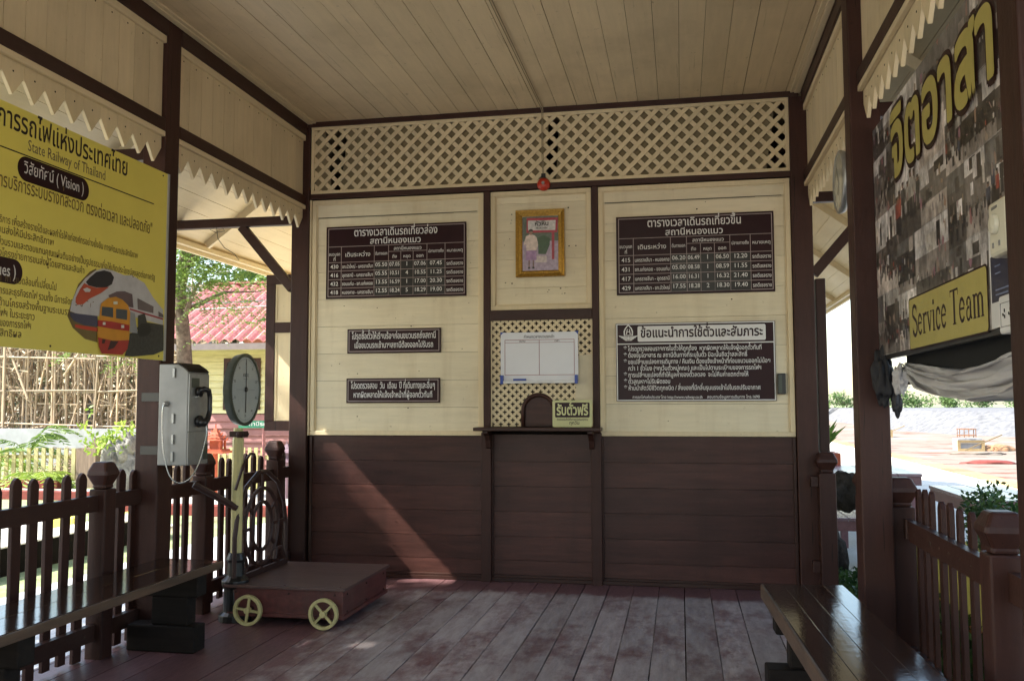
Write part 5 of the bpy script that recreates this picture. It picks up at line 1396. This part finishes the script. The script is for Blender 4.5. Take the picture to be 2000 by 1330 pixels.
# feathery tree beyond the left corner
T = thing('feathery_tree', 'light green feathery tree in front of the pink roofed house', 'tree', (-8.95, 8.0, -.3))
tips = branchy('trunk', T, (-8.85, 8.0, -.3), 5.6, .17, 2.2, 18, M['bark'], 9, lean=(-.1, 0))
q = MB(); q.flat = True
def spray(p, d, l, c):
    # a drooping frond of little leaflets
    P0 = Vector(p); d = Vector(d).normalized()
    for k in range(12):
        t = k/11; pp = P0 + d*l*t + Vector((0, 0, -.35*l*t*t)); side = d.cross(Vector((0,0,1)))
        if side.length < .05: side = Vector((1,0,0))
        side.normalize()
        for s_ in (-1, 1):
            e = side*s_ + Vector((0,0,-.25)) + rvec()*.25; leafquad(q, pp, e, .026, .085, c=min(1, max(0, c + rnd.uniform(-.2, .2))))
rs = random.Random(12)
def fr_cluster(c, r, n):
    sh = rs.random()
    for _ in range(n):
        o_ = rvec()*r*rs.random()**.5; d = rvec(); d.z = d.z*.3 - .15; spray(Vector(c)+o_, d, rs.uniform(.35, .75), sh*.6+rs.random()*.4)
for c in tips: fr_cluster(c, .6, 12)
for _ in range(34): fr_cluster((rs.uniform(-9.6, -6.2), rs.uniform(6.6, 8.6), rs.uniform(4.0, 6.2)), .5, 11)
for x, y, z, n in ((-8.2, 7.2, 3.95, 14), (-7.4, 7.0, 3.9, 14), (-7.1, 6.9, 3.5, 9), (-8.0, 7.2, 3.45, 6), (-6.6, 6.8, 4.0, 12), (-8.7, 7.4, 3.7, 8), (-7.6, 7.0, 3.1, 4), (-6.4, 6.8, 3.55, 5)): fr_cluster((x, y, z), .42, n)
q.build('crown', M['leafA'], T)
# ================================================================= HOUSE
M['clapy'] = paint('yellow_clapboard', (.62, .56, .29), .6, 'x', rv=.08, dirtamt=.2)
M['clapp'] = paint('faded_pink_clapboard', (.32, .13, .12), .6, 'x', rv=.1, dirtamt=.3)
M['tin'] = paint('faded_pink_red_tin', (.40, .13, .11), .5, 'z', rv=.2, wear=(.52, .27, .24), wearamt=.25)
H = thing('clapboard_house', 'pale yellow clapboard house with a faded pink corrugated roof beyond the garden', 'house', (-8, 14, -.3))
hx0, hx1, hy = -11.15, -4.6, 12.0
b = MB(); z = 1.17
while z < 2.60: b.hexa([(hx0, hy-.035, z), (hx1, hy-.035, z), (hx1, hy+.1, z), (hx0, hy+.1, z)], [(hx0, hy, z+.145), (hx1, hy, z+.145), (hx1, hy+.1, z+.145), (hx0, hy+.1, z+.145)]); z += .147
b.box(hx0, hx0+.1, hy+.101, 16.5, -.3, 2.7); b.box(hx1-.1, hx1, hy+.101, 16.5, -.3, 2.7); b.box(hx0, hx1, 16.501, 16.6, -.3, 2.7)
b.build('wall', M['clapy'], H)
b = MB(); z = -.15
while z < 1.15: b.hexa([(hx0, hy-.04, z), (hx1, hy-.04, z), (hx1, hy+.1, z), (hx0, hy+.1, z)], [(hx0, hy-.003, z+.16), (hx1, hy-.003, z+.16), (hx1, hy+.1, z+.16), (hx0, hy+.1, z+.16)]); z += .163
b.build('lower_wall', M['clapp'], H)
b = MB(); b.box(hx0-.08, hx0+.02, hy-.10, hy-.02, -.3, 2.62); b.build('corner_post', paint('brown_house_post', (.12, .06, .04), .6, 'z'), H)
wx0, wx1 = -10.25, -9.35
b = MB(); frame(b, wx0, wx1, 1.25, 2.42, .09, hy-.05, hy-.02); wf = b.build('window_frame', M['post'], H)
b = MB(); b.box(wx0+.09, wx1-.09, hy-.035, hy-.022, 1.34, 2.33); b.build('pane', M['black'], wf)
rf = MB(); ez, ey = 2.74, hy-.75; rz, ry = 4.40, 14.3; rx0, rx1 = -12.1, -4.2
n = 30; w = (rx1-rx0)/n; vs = []; fs = []
for i in range(n*4+1):
    x = rx0 + (rx1-rx0)*i/(n*4); hgt = [0, .055, .085, .055][i % 4]; f_ = 1; xt = max(x, rx0+.02); yr = ey+(ry-ey)*f_; zr_ = ez+(rz-ez)*f_
    vs += [(x, ey, ez+hgt), (x, yr, zr_+hgt), (x, ey, ez+hgt-.02), (x, yr, zr_+hgt-.02)]
for i in range(n*4): a = i*4; fs += [(a, a+4, a+5, a+1), (a+2, a+3, a+7, a+6), (a, a+2, a+6, a+4)]
rf.add(vs, fs, 0, .5)
rf.add([(rx0, ry, rz), (rx1, ry, rz), (rx1, 17.2, 2.7), (rx0, 17.2, 2.7)], [(0,1,2,3)], 0, .5)
ro = rf.build('roof', M['tin'], H)
b = MB(); b.box(rx0, rx1, ey-.02, ey+.0, ez-.17, ez-.03); b.build('fascia', plain('grey_fascia', (.17, .14, .13), .6), ro)
b = MB(); b.bar((rx0, ry, rz+.09), (rx1, ry, rz+.09), .22, .05); b.build('ridge_cap', M['tin'], ro)
b = MB(); b.box(rx0+.1, rx1-.1, ey+.05, hy-.03, 2.66, 2.68); b.box(hx0, hx1, hy-.029, hy-.02, 2.6, 2.66); b.build('soffit', M['clapy'], ro)

# power lines
for k, (z0, z1, y) in enumerate(((3.15, 3.35, 9.5), (3.35, 3.42, 9.6), (3.9, 4.05, 9.4))):
    q = MB(); q.tube([(-24 + i*2.2, y, z0 + (z1-z0)*i/12 + .02*(i-6)**2) for i in range(13)], .011, 5)
    solo(q, 'power_line', plain('cable_grey_%d' % k, (.35, .36, .38), .5), ['lowest overhead cable crossing in front of the pink roof', 'middle overhead cable crossing in front of the pink roof', 'topmost overhead cable crossing the tree crown'][k], 'cable', None, 'overhead cables')
# ================================================================= SPIRIT HOUSES, STREET SIGN
M['terracotta'] = plain('orange_red_paint', (.42, .10, .05), .6, .2, var=.25)
def spirit(name, label, x, y, m, s, zt):
    T = thing(name, label, 'shrine', (x, y, -.3))
    q = MB(); q.lathe([(.10*s, -.3), (.07*s, -.2), (.06*s, zt-.02), (.12*s, zt)], (x, y, 0), (0,0,1), 10); q.build('pillar', m, T)
    q = MB(); q.box(x-.33*s, x+.33*s, y-.28*s, y+.28*s, zt+.001, zt+.05*s); q.box(x-.26*s, x+.26*s, y-.21*s, y+.21*s, zt+.05*s, zt+.09*s)
    q.build('plinth', m, T)
    q = MB(); z = zt+.0901*s
    for sx in (-1, 1):
        for sy in (-1, 1): q.box(x+sx*.17*s-.02*s, x+sx*.17*s+.02*s, y+sy*.12*s-.02*s, y+sy*.12*s+.02*s, z, z+.20*s)
    q.box(x-.12*s, x+.12*s, y-.05*s, y+.12*s, z, z+.20*s); q.build('shrine_body', m, T)
    q = MB(); z2 = z+.2001*s
    for k, (w, h) in enumerate(((.27, .07), (.20, .08), (.13, .08), (.07, .10))):
        q.hexa([(x-w*s, y-w*.8*s, z2), (x+w*s, y-w*.8*s, z2), (x+w*s, y+w*.8*s, z2), (x-w*s, y+w*.8*s, z2)], [(x-w*.45*s, y-w*.36*s, z2+h*s), (x+w*.45*s, y-w*.36*s, z2+h*s), (x+w*.45*s, y+w*.36*s, z2+h*s), (x-w*.45*s, y+w*.36*s, z2+h*s)])
        for sx in (-1, 1): q.bar((x+sx*w*s, y, z2), (x+sx*(w+.04)*s, y, z2+.06*s), .02*s, .03*s)
        z2 += h*s*.75
    q.bar((x, y, z2), (x, y, z2+.12*s), .02*s, .02*s, up=(0,1,0)); q.build('tiered_roof', m, T)
spirit('spirit_house', 'orange red spirit house on a pillar beside the payphone', -8.22, 8.0, M['terracotta'], .78, .50)
spirit('spirit_house', 'small dull purple spirit house low beside the office corner post', -6.85, 8.0, plain('dull_purple', (.20, .13, .16), .7), .55, .36)
T = thing('street_sign', 'green street name sign on a thin pink pole', 'sign', (-7.9, 9.0, -.3))
q = MB(); q.box(-8.30, -7.45, 8.98, 9.0, .92, 1.06); q.build('sign_plate', plain('green_sign', (.03, .20, .11), .5), T)
q = MB(); q.lathe([(.03, -.3), (.03, .919)], (-7.78, 8.99, 0), (0,0,1), 8); q.build('pole', M['clapp'], T)
q = MB(); text(q, 'สถานีรถไฟ', (-7.87, 8.978, .965), X_, Z_, .10, width=.6); q.build('lettering', M['white'], T)
q = MB(); q.box(-8.0, -7.3, 9.15, 9.25, -.3, 1.1) 
# pale garden wall and pickets behind the scale
T = thing('garden_fence', 'pale yellow garden picket fence behind the spirit houses', 'fence', (-6.5, 9.6, -.3), 'pale yellow garden fences')
pkm = MB(); pkm.box(-.035, .035, -.012, .012, 0, .80); f0 = pkm.build('picket', M['poleyel'], T, local=True)
for i in range(44):
    o = f0 if i == 0 else f0.copy()
    if i: C.objects.link(o); o.parent = T
    o.location = (-3.1 + i*.145, 0, 0) if False else (-2.95 + i*.135, 0, .02)
q = MB(); q.box(-9.5, -3.4, 9.62, 9.66, .30, .37); q.box(-9.5, -3.4, 9.62, 9.66, -.1, -.03); q.build('rail', M['poleyel'], T)
T = thing('garden_fence', 'pale yellow picket fence under the palm fronds, before the bamboo scaffold', 'fence', (-13.5, 9.2, -.3), 'pale yellow garden fences')
for i in range(30):
    o = f0.copy(); C.objects.link(o); o.parent = T; o.location = (-3.6 + i*.172, .2, .14); o.scale = (1.25, 1, .82)
q = MB(); q.box(-17.2, -12.0, 9.45, 9.49, .28, .35); q.build('rail', M['poleyel'], T)
q = MB(); q.box(-11.98, -11.55, 9.3, 9.6, -.3, .50); q.build('end_post', paint('brown_end_post', (.17, .12, .08), .8, 'z', var=.4), T)
# palms
def fern(name, label, x, y, z, n, L0, mat, seed, cat='palm', upw=.7):
    rs2 = random.Random(seed); T = thing(name, label, cat, (x, y, z)); q = MB(); q.flat = True; st = MB()
    for k in range(n):
        a = rs2.uniform(0, 2*PI); d = Vector((math.cos(a), math.sin(a), 0)); L1 = L0*rs2.uniform(.7, 1.1); up = rs2.uniform(.4, 1)*upw
        pts = [Vector((x, y, z)) + d*L1*t + Vector((0, 0, L1*(up*1.6*t - 1.25*t*t))) for t in [i/12 for i in range(13)]]
        st.tube(pts[:13:3], .008, 4)
        c = rs2.random()
        for i in range(2, 13):
            p = pts[i]; side = d.cross(Vector((0,0,1)))
            for s_ in (-1, 1):
                e = side*s_*.8 + d*.5 + Vector((0, 0, -.25)); l = .26*L0*(1.15 - abs(i/12-.45))
                leafquad(q, p, e, .032, l, c=min(1, max(0, c*.7+rs2.random()*.3)))
                leafquad(q, p + d*L1*.04, e, .03, l, c=min(1, max(0, c*.7+rs2.random()*.3)))
    st.build('stem', M['leafD'], T); q.build('fronds', mat, T)
fern('palm_shrub', 'bright yellow green palm shrub over the pale yellow picket fence', -14.4, 9.9, .1, 16, 1.25, M['leafD'], 4)
fern('palm_shrub', 'small palm seedling with a drooping frond at the right end of the pale fence', -12.6, 9.0, -.1, 12, .95, M['leafD'], 6)
fern('palm_shrub', 'tall thin palm shrub in the middle of the pale fence', -13.3, 9.6, .35, 11, 1.0, M['leafA'], 16, upw=1.1)
# ================================================================= CARVED STUMP
T = thing('stump_sculpture', 'gnarled pale grey stump sculpture wrapped in bright leafy sprigs', 'stump', (-8.9, 6.0, -.3))
q = MB(); crumple(q, (-8.72, 6.0, .22), (.24, .22, .60), 9, 21); crumple(q, (-8.60, 5.95, .70), (.17, .16, .22), 8, 22); crumple(q, (-8.80, 5.9, .45), (.14, .16, .30), 8, 23)
q.build('stump', plain('pale_grey_stump', (.20, .19, .17), .9, .1, var=.55, sc=9, bump=1), T, smooth=True)
q = MB(); q.flat = True
for _ in range(60):
    p = Vector((-8.85, 5.95, .80)) + Vector((rnd.gauss(0, .24), rnd.gauss(0, .15), rnd.gauss(0, .14))); d = rvec(); c = rnd.random()
    for k in range(5): leafquad(q, p + d*.035*k, rvec(), .05, .10, c=c)
q.build('sprigs', M['leafD'], T)
# ================================================================= BRUSH HEAP + BAMBOO SCAFFOLD
T = thing('brush_heap', 'heap of dry cut branches before the grey block wall', 'heap', (-13.0, 12.0, -.3))
q = MB()
for _ in range(520):
    a = rnd.uniform(0, 2*PI); rr_ = rnd.random()**.6; x = -12.9 + 1.9*rr_*math.cos(a); y = 12.0 + .9*rr_*math.sin(a); h = .95*(1-rr_**1.6); z = -.28 + rnd.random()*h
    d = Vector((rnd.gauss(0,1), rnd.gauss(0,.6), rnd.gauss(0,.28))).normalized()*rnd.uniform(.2, .55)
    q.tube([Vector((x,y,z))-d, Vector((x,y,z))+rvec()*.05, Vector((x,y,z))+d], [.014, .011, .004], 4, cap=False)
o = q.build('branches', M['twig'], T); o['kind'] = 'stuff'
q = MB(); crumple(q, (-12.9, 12.0, -.2), (1.7, .8, .55), 6, 33); q.build('leaf_litter', plain('leaf_litter', (.12, .09, .06), .95, .1, var=.5, sc=14, bump=1), T)
b = MB(); b.box(-24, -12.9, 15.2, 15.4, -.3, .72); b.box(-12.89, -11.3, 15.2, 15.4, -.3, .70)
solo(b, 'block_wall', M['concw'], 'low grey block wall beneath the bamboo scaffold', 'wall', (-17, 15.3, -.3))
M['bamboo'] = paint('dry_bamboo', (.46, .34, .22), .7, 'z', var=.3, rv=.4, dirtamt=.3)
T = thing('bamboo_scaffold', 'dense bamboo pole scaffold with ledgers and braces behind the block wall', 'scaffold', (-17.5, 17, -.3))
rs = random.Random(77)
npole = 0
for i in range(90):
    x = -23.2 + (i % 45)*.215 + rs.uniform(-.06, .06); y = 16.0 + (i//45)*1.15 + rs.uniform(-.25, .25); h = rs.uniform(4.6, 5.8)
    q = MB(); lx, ly = rs.uniform(-.15, .15), rs.uniform(-.1, .1)
    q.tube([(x, y, .2), (x+lx*.5+rs.uniform(-.03,.03), y+ly*.5, h*.5), (x+lx, y+ly, h)], [.036, .030, .022], 6); q.build('pole', M['bamboo'], T)
for k, z in enumerate((.85, 1.75, 2.75, 3.7, 4.6)):
    for y in (15.85, 17.05):
        x = -23.6
        while x < -13.2:
            l = rs.uniform(3, 4.5); q = MB(); q.tube([(x, y+rs.uniform(-.08,.08), z+rs.uniform(-.1,.1)), (x+l, y+rs.uniform(-.08,.08), z+rs.uniform(-.1,.1))], [.03, .022], 6); q.build('ledger', M['bamboo'], T); x += l*.9
for k in range(20):
    x = rs.uniform(-23, -14.5); s_ = rs.choice([-1, 1, 1]); z = rs.uniform(.3, 2.4); q = MB(); y = 15.7 + rs.uniform(0, 1.4)
    q.tube([(x, y, z), (x - s_*rs.uniform(.9, 1.6), y+.1, z+rs.uniform(1.6, 2.6))], [.035, .025], 6); q.build('brace', M['bamboo'], T)
q = MB()
for _ in range(1700):
    x = rs.uniform(-23.5, -13.4); y = rs.uniform(15.9, 19.0); z = rs.uniform(.3, 4.4); v = rs.random()
    d = Vector((rs.gauss(0,.25), rs.gauss(0,.3), 1)) if v < .6 else Vector((1, rs.gauss(0,.4), rs.gauss(0,.3)))
    d = d.normalized()*rs.uniform(.2, .8); q.bar(Vector((x,y,z))-d, Vector((x,y,z))+d, .03, .03)
o = q.build('small_poles', M['bamboo'], T); o['kind'] = 'stuff'
T = thing('concrete_frame', 'unfinished concrete columns and slab edge inside the bamboo scaffold', 'building', (-18, 17.5, -.3))
for x in (-22.0, -19.9, -17.75, -15.6, -13.9):
    q = MB(); q.box(x-.13, x+.13, 17.4, 17.66, -.3, 4.7); q.build('column', M['concw'], T)
q = MB(); q.box(-23.5, -13.4, 17.3, 22, 4.7, 4.95); q.build('slab', M['concw'], T)
T = thing('wood_edge', 'dark leafy thicket seen between the poles of the bamboo scaffold', 'thicket', (-18, 23, -.3))
q = MB(); q.flat = True
for _ in range(3500):
    p = Vector((rs.uniform(-28, -11), rs.uniform(21.5, 24.5), rs.uniform(-.3, 4.6))); leafquad(q, p, rvec(), .25, .45)
o = q.build('foliage', leaf('dusty_thicket_leaves', (.10, .10, .05), (.26, .25, .15), .2), T); o['kind'] = 'stuff'
# distant trees left/back behind the house
def bgtree(name, label, x, y, z, h, r, mat, seed, group=None, n=9, leafs=.5, per=70):
    T = thing(name, label, 'tree', (x, y, z), group); rs2 = random.Random(seed)
    q = MB(); q.tube([(x, y, z), (x+rs2.uniform(-.2,.2), y, z+h*.45)], [h*.035, h*.02], 7)
    tips = []
    for k in range(n):
        a = rs2.uniform(0, 2*PI); e = rs2.random(); p = Vector((x + r*.62*math.cos(a)*e**.5, y + r*.5*math.sin(a), z + h*rs2.uniform(.30, .82))); tips.append(p)
        if k < 6: q.tube([(x, y, z+h*.35), p], [h*.014, h*.004], 5)
    q.build('trunk', M['bark'], T); crown(T, tips, mat, per, leafs, r*.42, squash=.8)
LT = ['tallest', 'second', 'third', 'fourth']
lab = ['dark bushy tree left of the pink roof beyond the scaffold', 'dark tree directly behind the pink roof ridge', 'tree behind the right half of the pink roof']
for i, (x, y, h) in enumerate(((-14.5, 25, 8.5), (-11, 24, 9.5), (-5, 27, 7.5))):
    bgtree('background_tree', lab[i], x, y, -.3, h, 3.2, M['leafB'] if i < 2 else M['leafA'], 40+i, 'trees behind the house', n=12, per=110)
# ================================================================= RIGHT SIDE: treeline
rs = random.Random(5); k = 0
spots = [(17.0, 128, 3.0), (19.6, 126, 2.5), (22.6, 124, 3.0), (25.5, 120, 2.6), (28.0, 121, 4.3), (31.2, 120, 2.7), (34.6, 118, 2.3), (38.0, 118, 2.8), (41.2, 114, 2.6), (44.6, 114, 3.3), (47.6, 114, 4.6), (51.5, 116, 4.2)]
ordn = ['leftmost', 'second from the left', 'third from the left', 'fourth from the left', 'tall and fifth from the left', 'sixth from the left', 'seventh from the left', 'eighth from the left', 'ninth from the left', 'third from the right', 'second from the right, the tallest', 'rightmost']
for i, (x, y, h) in enumerate(spots):
    bgtree('far_tree', 'green tree %s in the far line beyond the embankment' % ordn[i], x, y, .5, h*.78, rs.uniform(1.7, 2.9), M['leafC'], 60+i, 'trees beyond the embankment', n=10, leafs=.36, per=60)
tag(sheet('far_field', -60, 300, 131, 300, .80, M['lawn'], 'green field beyond the embankment'))
# ================================================================= PLATFORM FURNITURE
def slabtable(label, x0, x1, y0, y1, zt, group='maroon platform tables and benches', a=0):
    T = thing('platform_table', label, 'table', ((x0+x1)/2, (y0+y1)/2, -.15), group)
    q = MB(); n = 4; w = (x1-x0)/n
    for i in range(n): q.box(x0+i*w+.004, x0+(i+1)*w-.004, y0, y1, zt-.028, zt)
    q.build('top', M['pinktop'], T, bevel=.004)
    q = MB(); q.box(x0+.01, x1-.01, y0+.01, y0+.05, zt-.12, zt-.029); q.box(x0+.01, x1-.01, y1-.05, y1-.01, zt-.12, zt-.029); q.box(x0+.01, x0+.04, y0+.051, y1-.051, zt-.12, zt-.029); q.box(x1-.04, x1-.01, y0+.051, y1-.051, zt-.12, zt-.029)
    q.build('apron', M['pinkwood'], T, bevel=.004)
    for x in (x0+.06, x1-.13):
        for y in (y0+.06, y1-.13): q = MB(); q.box(x, x+.07, y, y+.07, -.15, zt-.121); q.build('leg', M['pinkwood'], T)
slabtable('maroon slatted platform table seen just right of the big post', 1.45, 2.42, 3.0, 4.3, .63)
slabtable('maroon slatted platform table beside the clipped hedge', 2.12, 2.72, .35, 1.62, .635)
slabtable('low pinkish platform bench seen in the gap beside the door jamb', 1.25, 1.75, 1.9, 3.2, .30)
T = thing('tree_stump', 'dark mottled tree stump with a flat top in the gap beside the door jamb', 'stump', (1.42, 1.3, -.15))
q = MB(); crumple(q, (1.36, 1.3, .60), (.16, .16, .16), 6, 51); crumple(q, (1.20, 1.05, .05), (.10, .12, .24), 6, 52); q.build('stump', plain('dark_bark', (.03, .024, .02), .9, .1, var=.6, sc=16, bump=1), T, smooth=True)
T = thing('flower_box', 'small red flower box holding a spiky plant on the platform', 'planter', (1.55, 4.6, -.15))
q = MB(); q.box(1.35, 1.86, 4.4, 4.9, .62, .76); q.build('box', M['terracotta'], T, bevel=.01)
q = MB(); q.box(1.45, 1.80, 4.45, 4.85, -.15, .619); q.build('pedestal', M['pinkwood'], T)
T = thing('spiky_plant', 'spiky green plant growing from the small red flower box', 'plant', (1.62, 4.6, .76))
q = MB(); q.flat = True
for _ in range(26):
    a = rnd.uniform(0, 2*PI); d = Vector((math.cos(a)*rnd.uniform(.2, .9), math.sin(a)*rnd.uniform(.2, .9), 1)).normalized(); l = rnd.uniform(.3, .55); b0 = Vector((1.66, 4.6, .765)); s_ = d.cross(Vector((.3,1,0))).normalized()*.020
    m1 = b0 + d*l*.6; t1 = b0 + d*l + Vector((0,0,-.05)); q.add([b0-s_, b0+s_, m1+s_, m1-s_], [(0,1,2,3)]); q.add([m1-s_, m1+s_, t1], [(0,1,2)])
q.build('leaves', M['leafA'], T)
T = thing('raised_planter', 'yellow walled planter with an orange base beneath the hedge', 'planter', (2.5, -.6, -.15))
q = MB(); q.box(1.78, 3.0, -3.6, .9, -.04, .26); q.build('wall', plain('yellow_masonry', (.52, .45, .10), .7, var=.15), T, bevel=.01)
q = MB(); q.box(1.76, 3.02, -3.62, .92, -.15, -.041); q.build('base', plain('orange_masonry', (.45, .20, .07), .7, var=.15), T, bevel=.01)
T = thing('hedge', 'clipped small leaved green hedge in the yellow planter', 'hedge', (2.5, -1.0, .3))
q = MB(); q.flat = True
def hr(): return rnd.random()
for _ in range(15000):
    u_ = rnd.random(); x = rnd.uniform(1.86, 2.95); y = rnd.uniform(-3.5, -.42); top = .745 + .05*math.sin(x*9)+.05*math.sin(y*7+1) + .03*math.sin(y*23)
    z = .10 + (top-.10)*rnd.random()**.35
    if rnd.random() < .45: x = 1.84 + abs(rnd.gauss(0, .07)) - .03; 
    if y > 0: x = min(x, 2.9)
    leafquad(q, Vector((x, y, z)), rvec(), .022, .04, c=rnd.random())
for _ in range(40):
    b0 = Vector((rnd.uniform(1.9, 2.9), rnd.uniform(-3.4, -.4), .74)); d = (Vector((0,0,1))+rvec()*.4).normalized()
    for k in range(7): leafquad(q, b0 + d*.022*k, rvec(), .02, .04)
q.build('foliage', leaf('hedge_leaves', (.025, .06, .018), (.10, .18, .05), .2), T)
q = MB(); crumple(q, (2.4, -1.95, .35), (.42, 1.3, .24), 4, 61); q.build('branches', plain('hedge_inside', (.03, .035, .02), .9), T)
T = thing('ground_cover', 'low dark ground cover plants between the fence and the planter', 'ground cover', (1.4, -1.5, -.15))
tag(T, kind='stuff')
q = MB(); q.flat = True
for _ in range(9000):
    x = rnd.uniform(1.16, 1.74); y = rnd.uniform(-4, 1.0); leafquad(q, Vector((x, y, -.15 + rnd.random()*.16)), rvec()+Vector((0,0,.6)), .028, .055)
q.build('foliage', M['leafB'], T)
# ================================================================= WORKS ON THE TRACK BED
M['rust'] = plain('rusty_steel', (.22, .11, .06), .8, .2, var=.3)
for i, (x, y, s_, lb) in enumerate(((13.6, 40, 1.0, 'rusty reinforcement cage over a footing, nearer of the two on the track bed'), (13.4, 58, 1.0, 'rusty reinforcement cage farther off, seen left of the big post'))):
    T = thing('rebar_cage', lb, 'rebar cage', (x, y, -.94), 'reinforcement cages on the track bed')
    for a in range(6):
        dx, dy = .42*math.cos(a*PI/3), .42*math.sin(a*PI/3); q = MB(); q.bar((x+dx, y+dy, -.3), (x+dx, y+dy, .12), .03, .03, up=(0,1,0)); q.build('bar', M['rust'], T)
    for z in (.1, -.2): q = MB(); q.tube([(x+.43*math.cos(a*PI/6), y+.43*math.sin(a*PI/6), z) for a in range(12)], .02, 5, closed=True); q.build('hoop', M['rust'], T)
    q = MB(); frame(q, x-.55, x+.65, -.94, -.42, .12, y-.5, y-.4); q.build('formwork', M['tan'], T)
    q = MB(); q.box(x-.5, x+.6, y-.35, y+.5, -.94, -.35); q.build('footing', M['concw'], T)
    q = MB(); q.bar((x-.3, y-.7, -.9), (x+1.4, y-.6, -.15), .05, .05); q.build('plank', M['tan'], T)
T = thing('soil_heap', 'low orange soil heap beside the nearer reinforcement cage', 'heap', (14.8, 40, -.94))
q = MB(); crumple(q, (14.9, 40, -.93), (.8, .6, .3), 4, 71); q.build('soil', plain('orange_soil', (.32, .18, .10), .9, .1, var=.3), T, smooth=True)
for i, (x, y, lx, ly, lb) in enumerate(((11.4, 30, 1.0, .3, 'red earth clod nearest the big post on the track bed'), (13.0, 36.5, 1.1, .35, 'red earth clod just in front of the nearer reinforcement cage'), (12.6, 24, .9, .25, 'red earth clod closest to the platform edge at the right'), (15.6, 31, 1.2, .3, 'red earth clod at the far right of the track bed'))):
    q = MB(); crumple(q, (x, y, -.93), (lx, ly, .11), 6, 80+i)
    solo(q, 'earth_clod', M['redearth'] if i % 2 else M['kerbred'], lb, 'earth', (x, y, -.94), 'earth clods on the track bed', smooth=True)
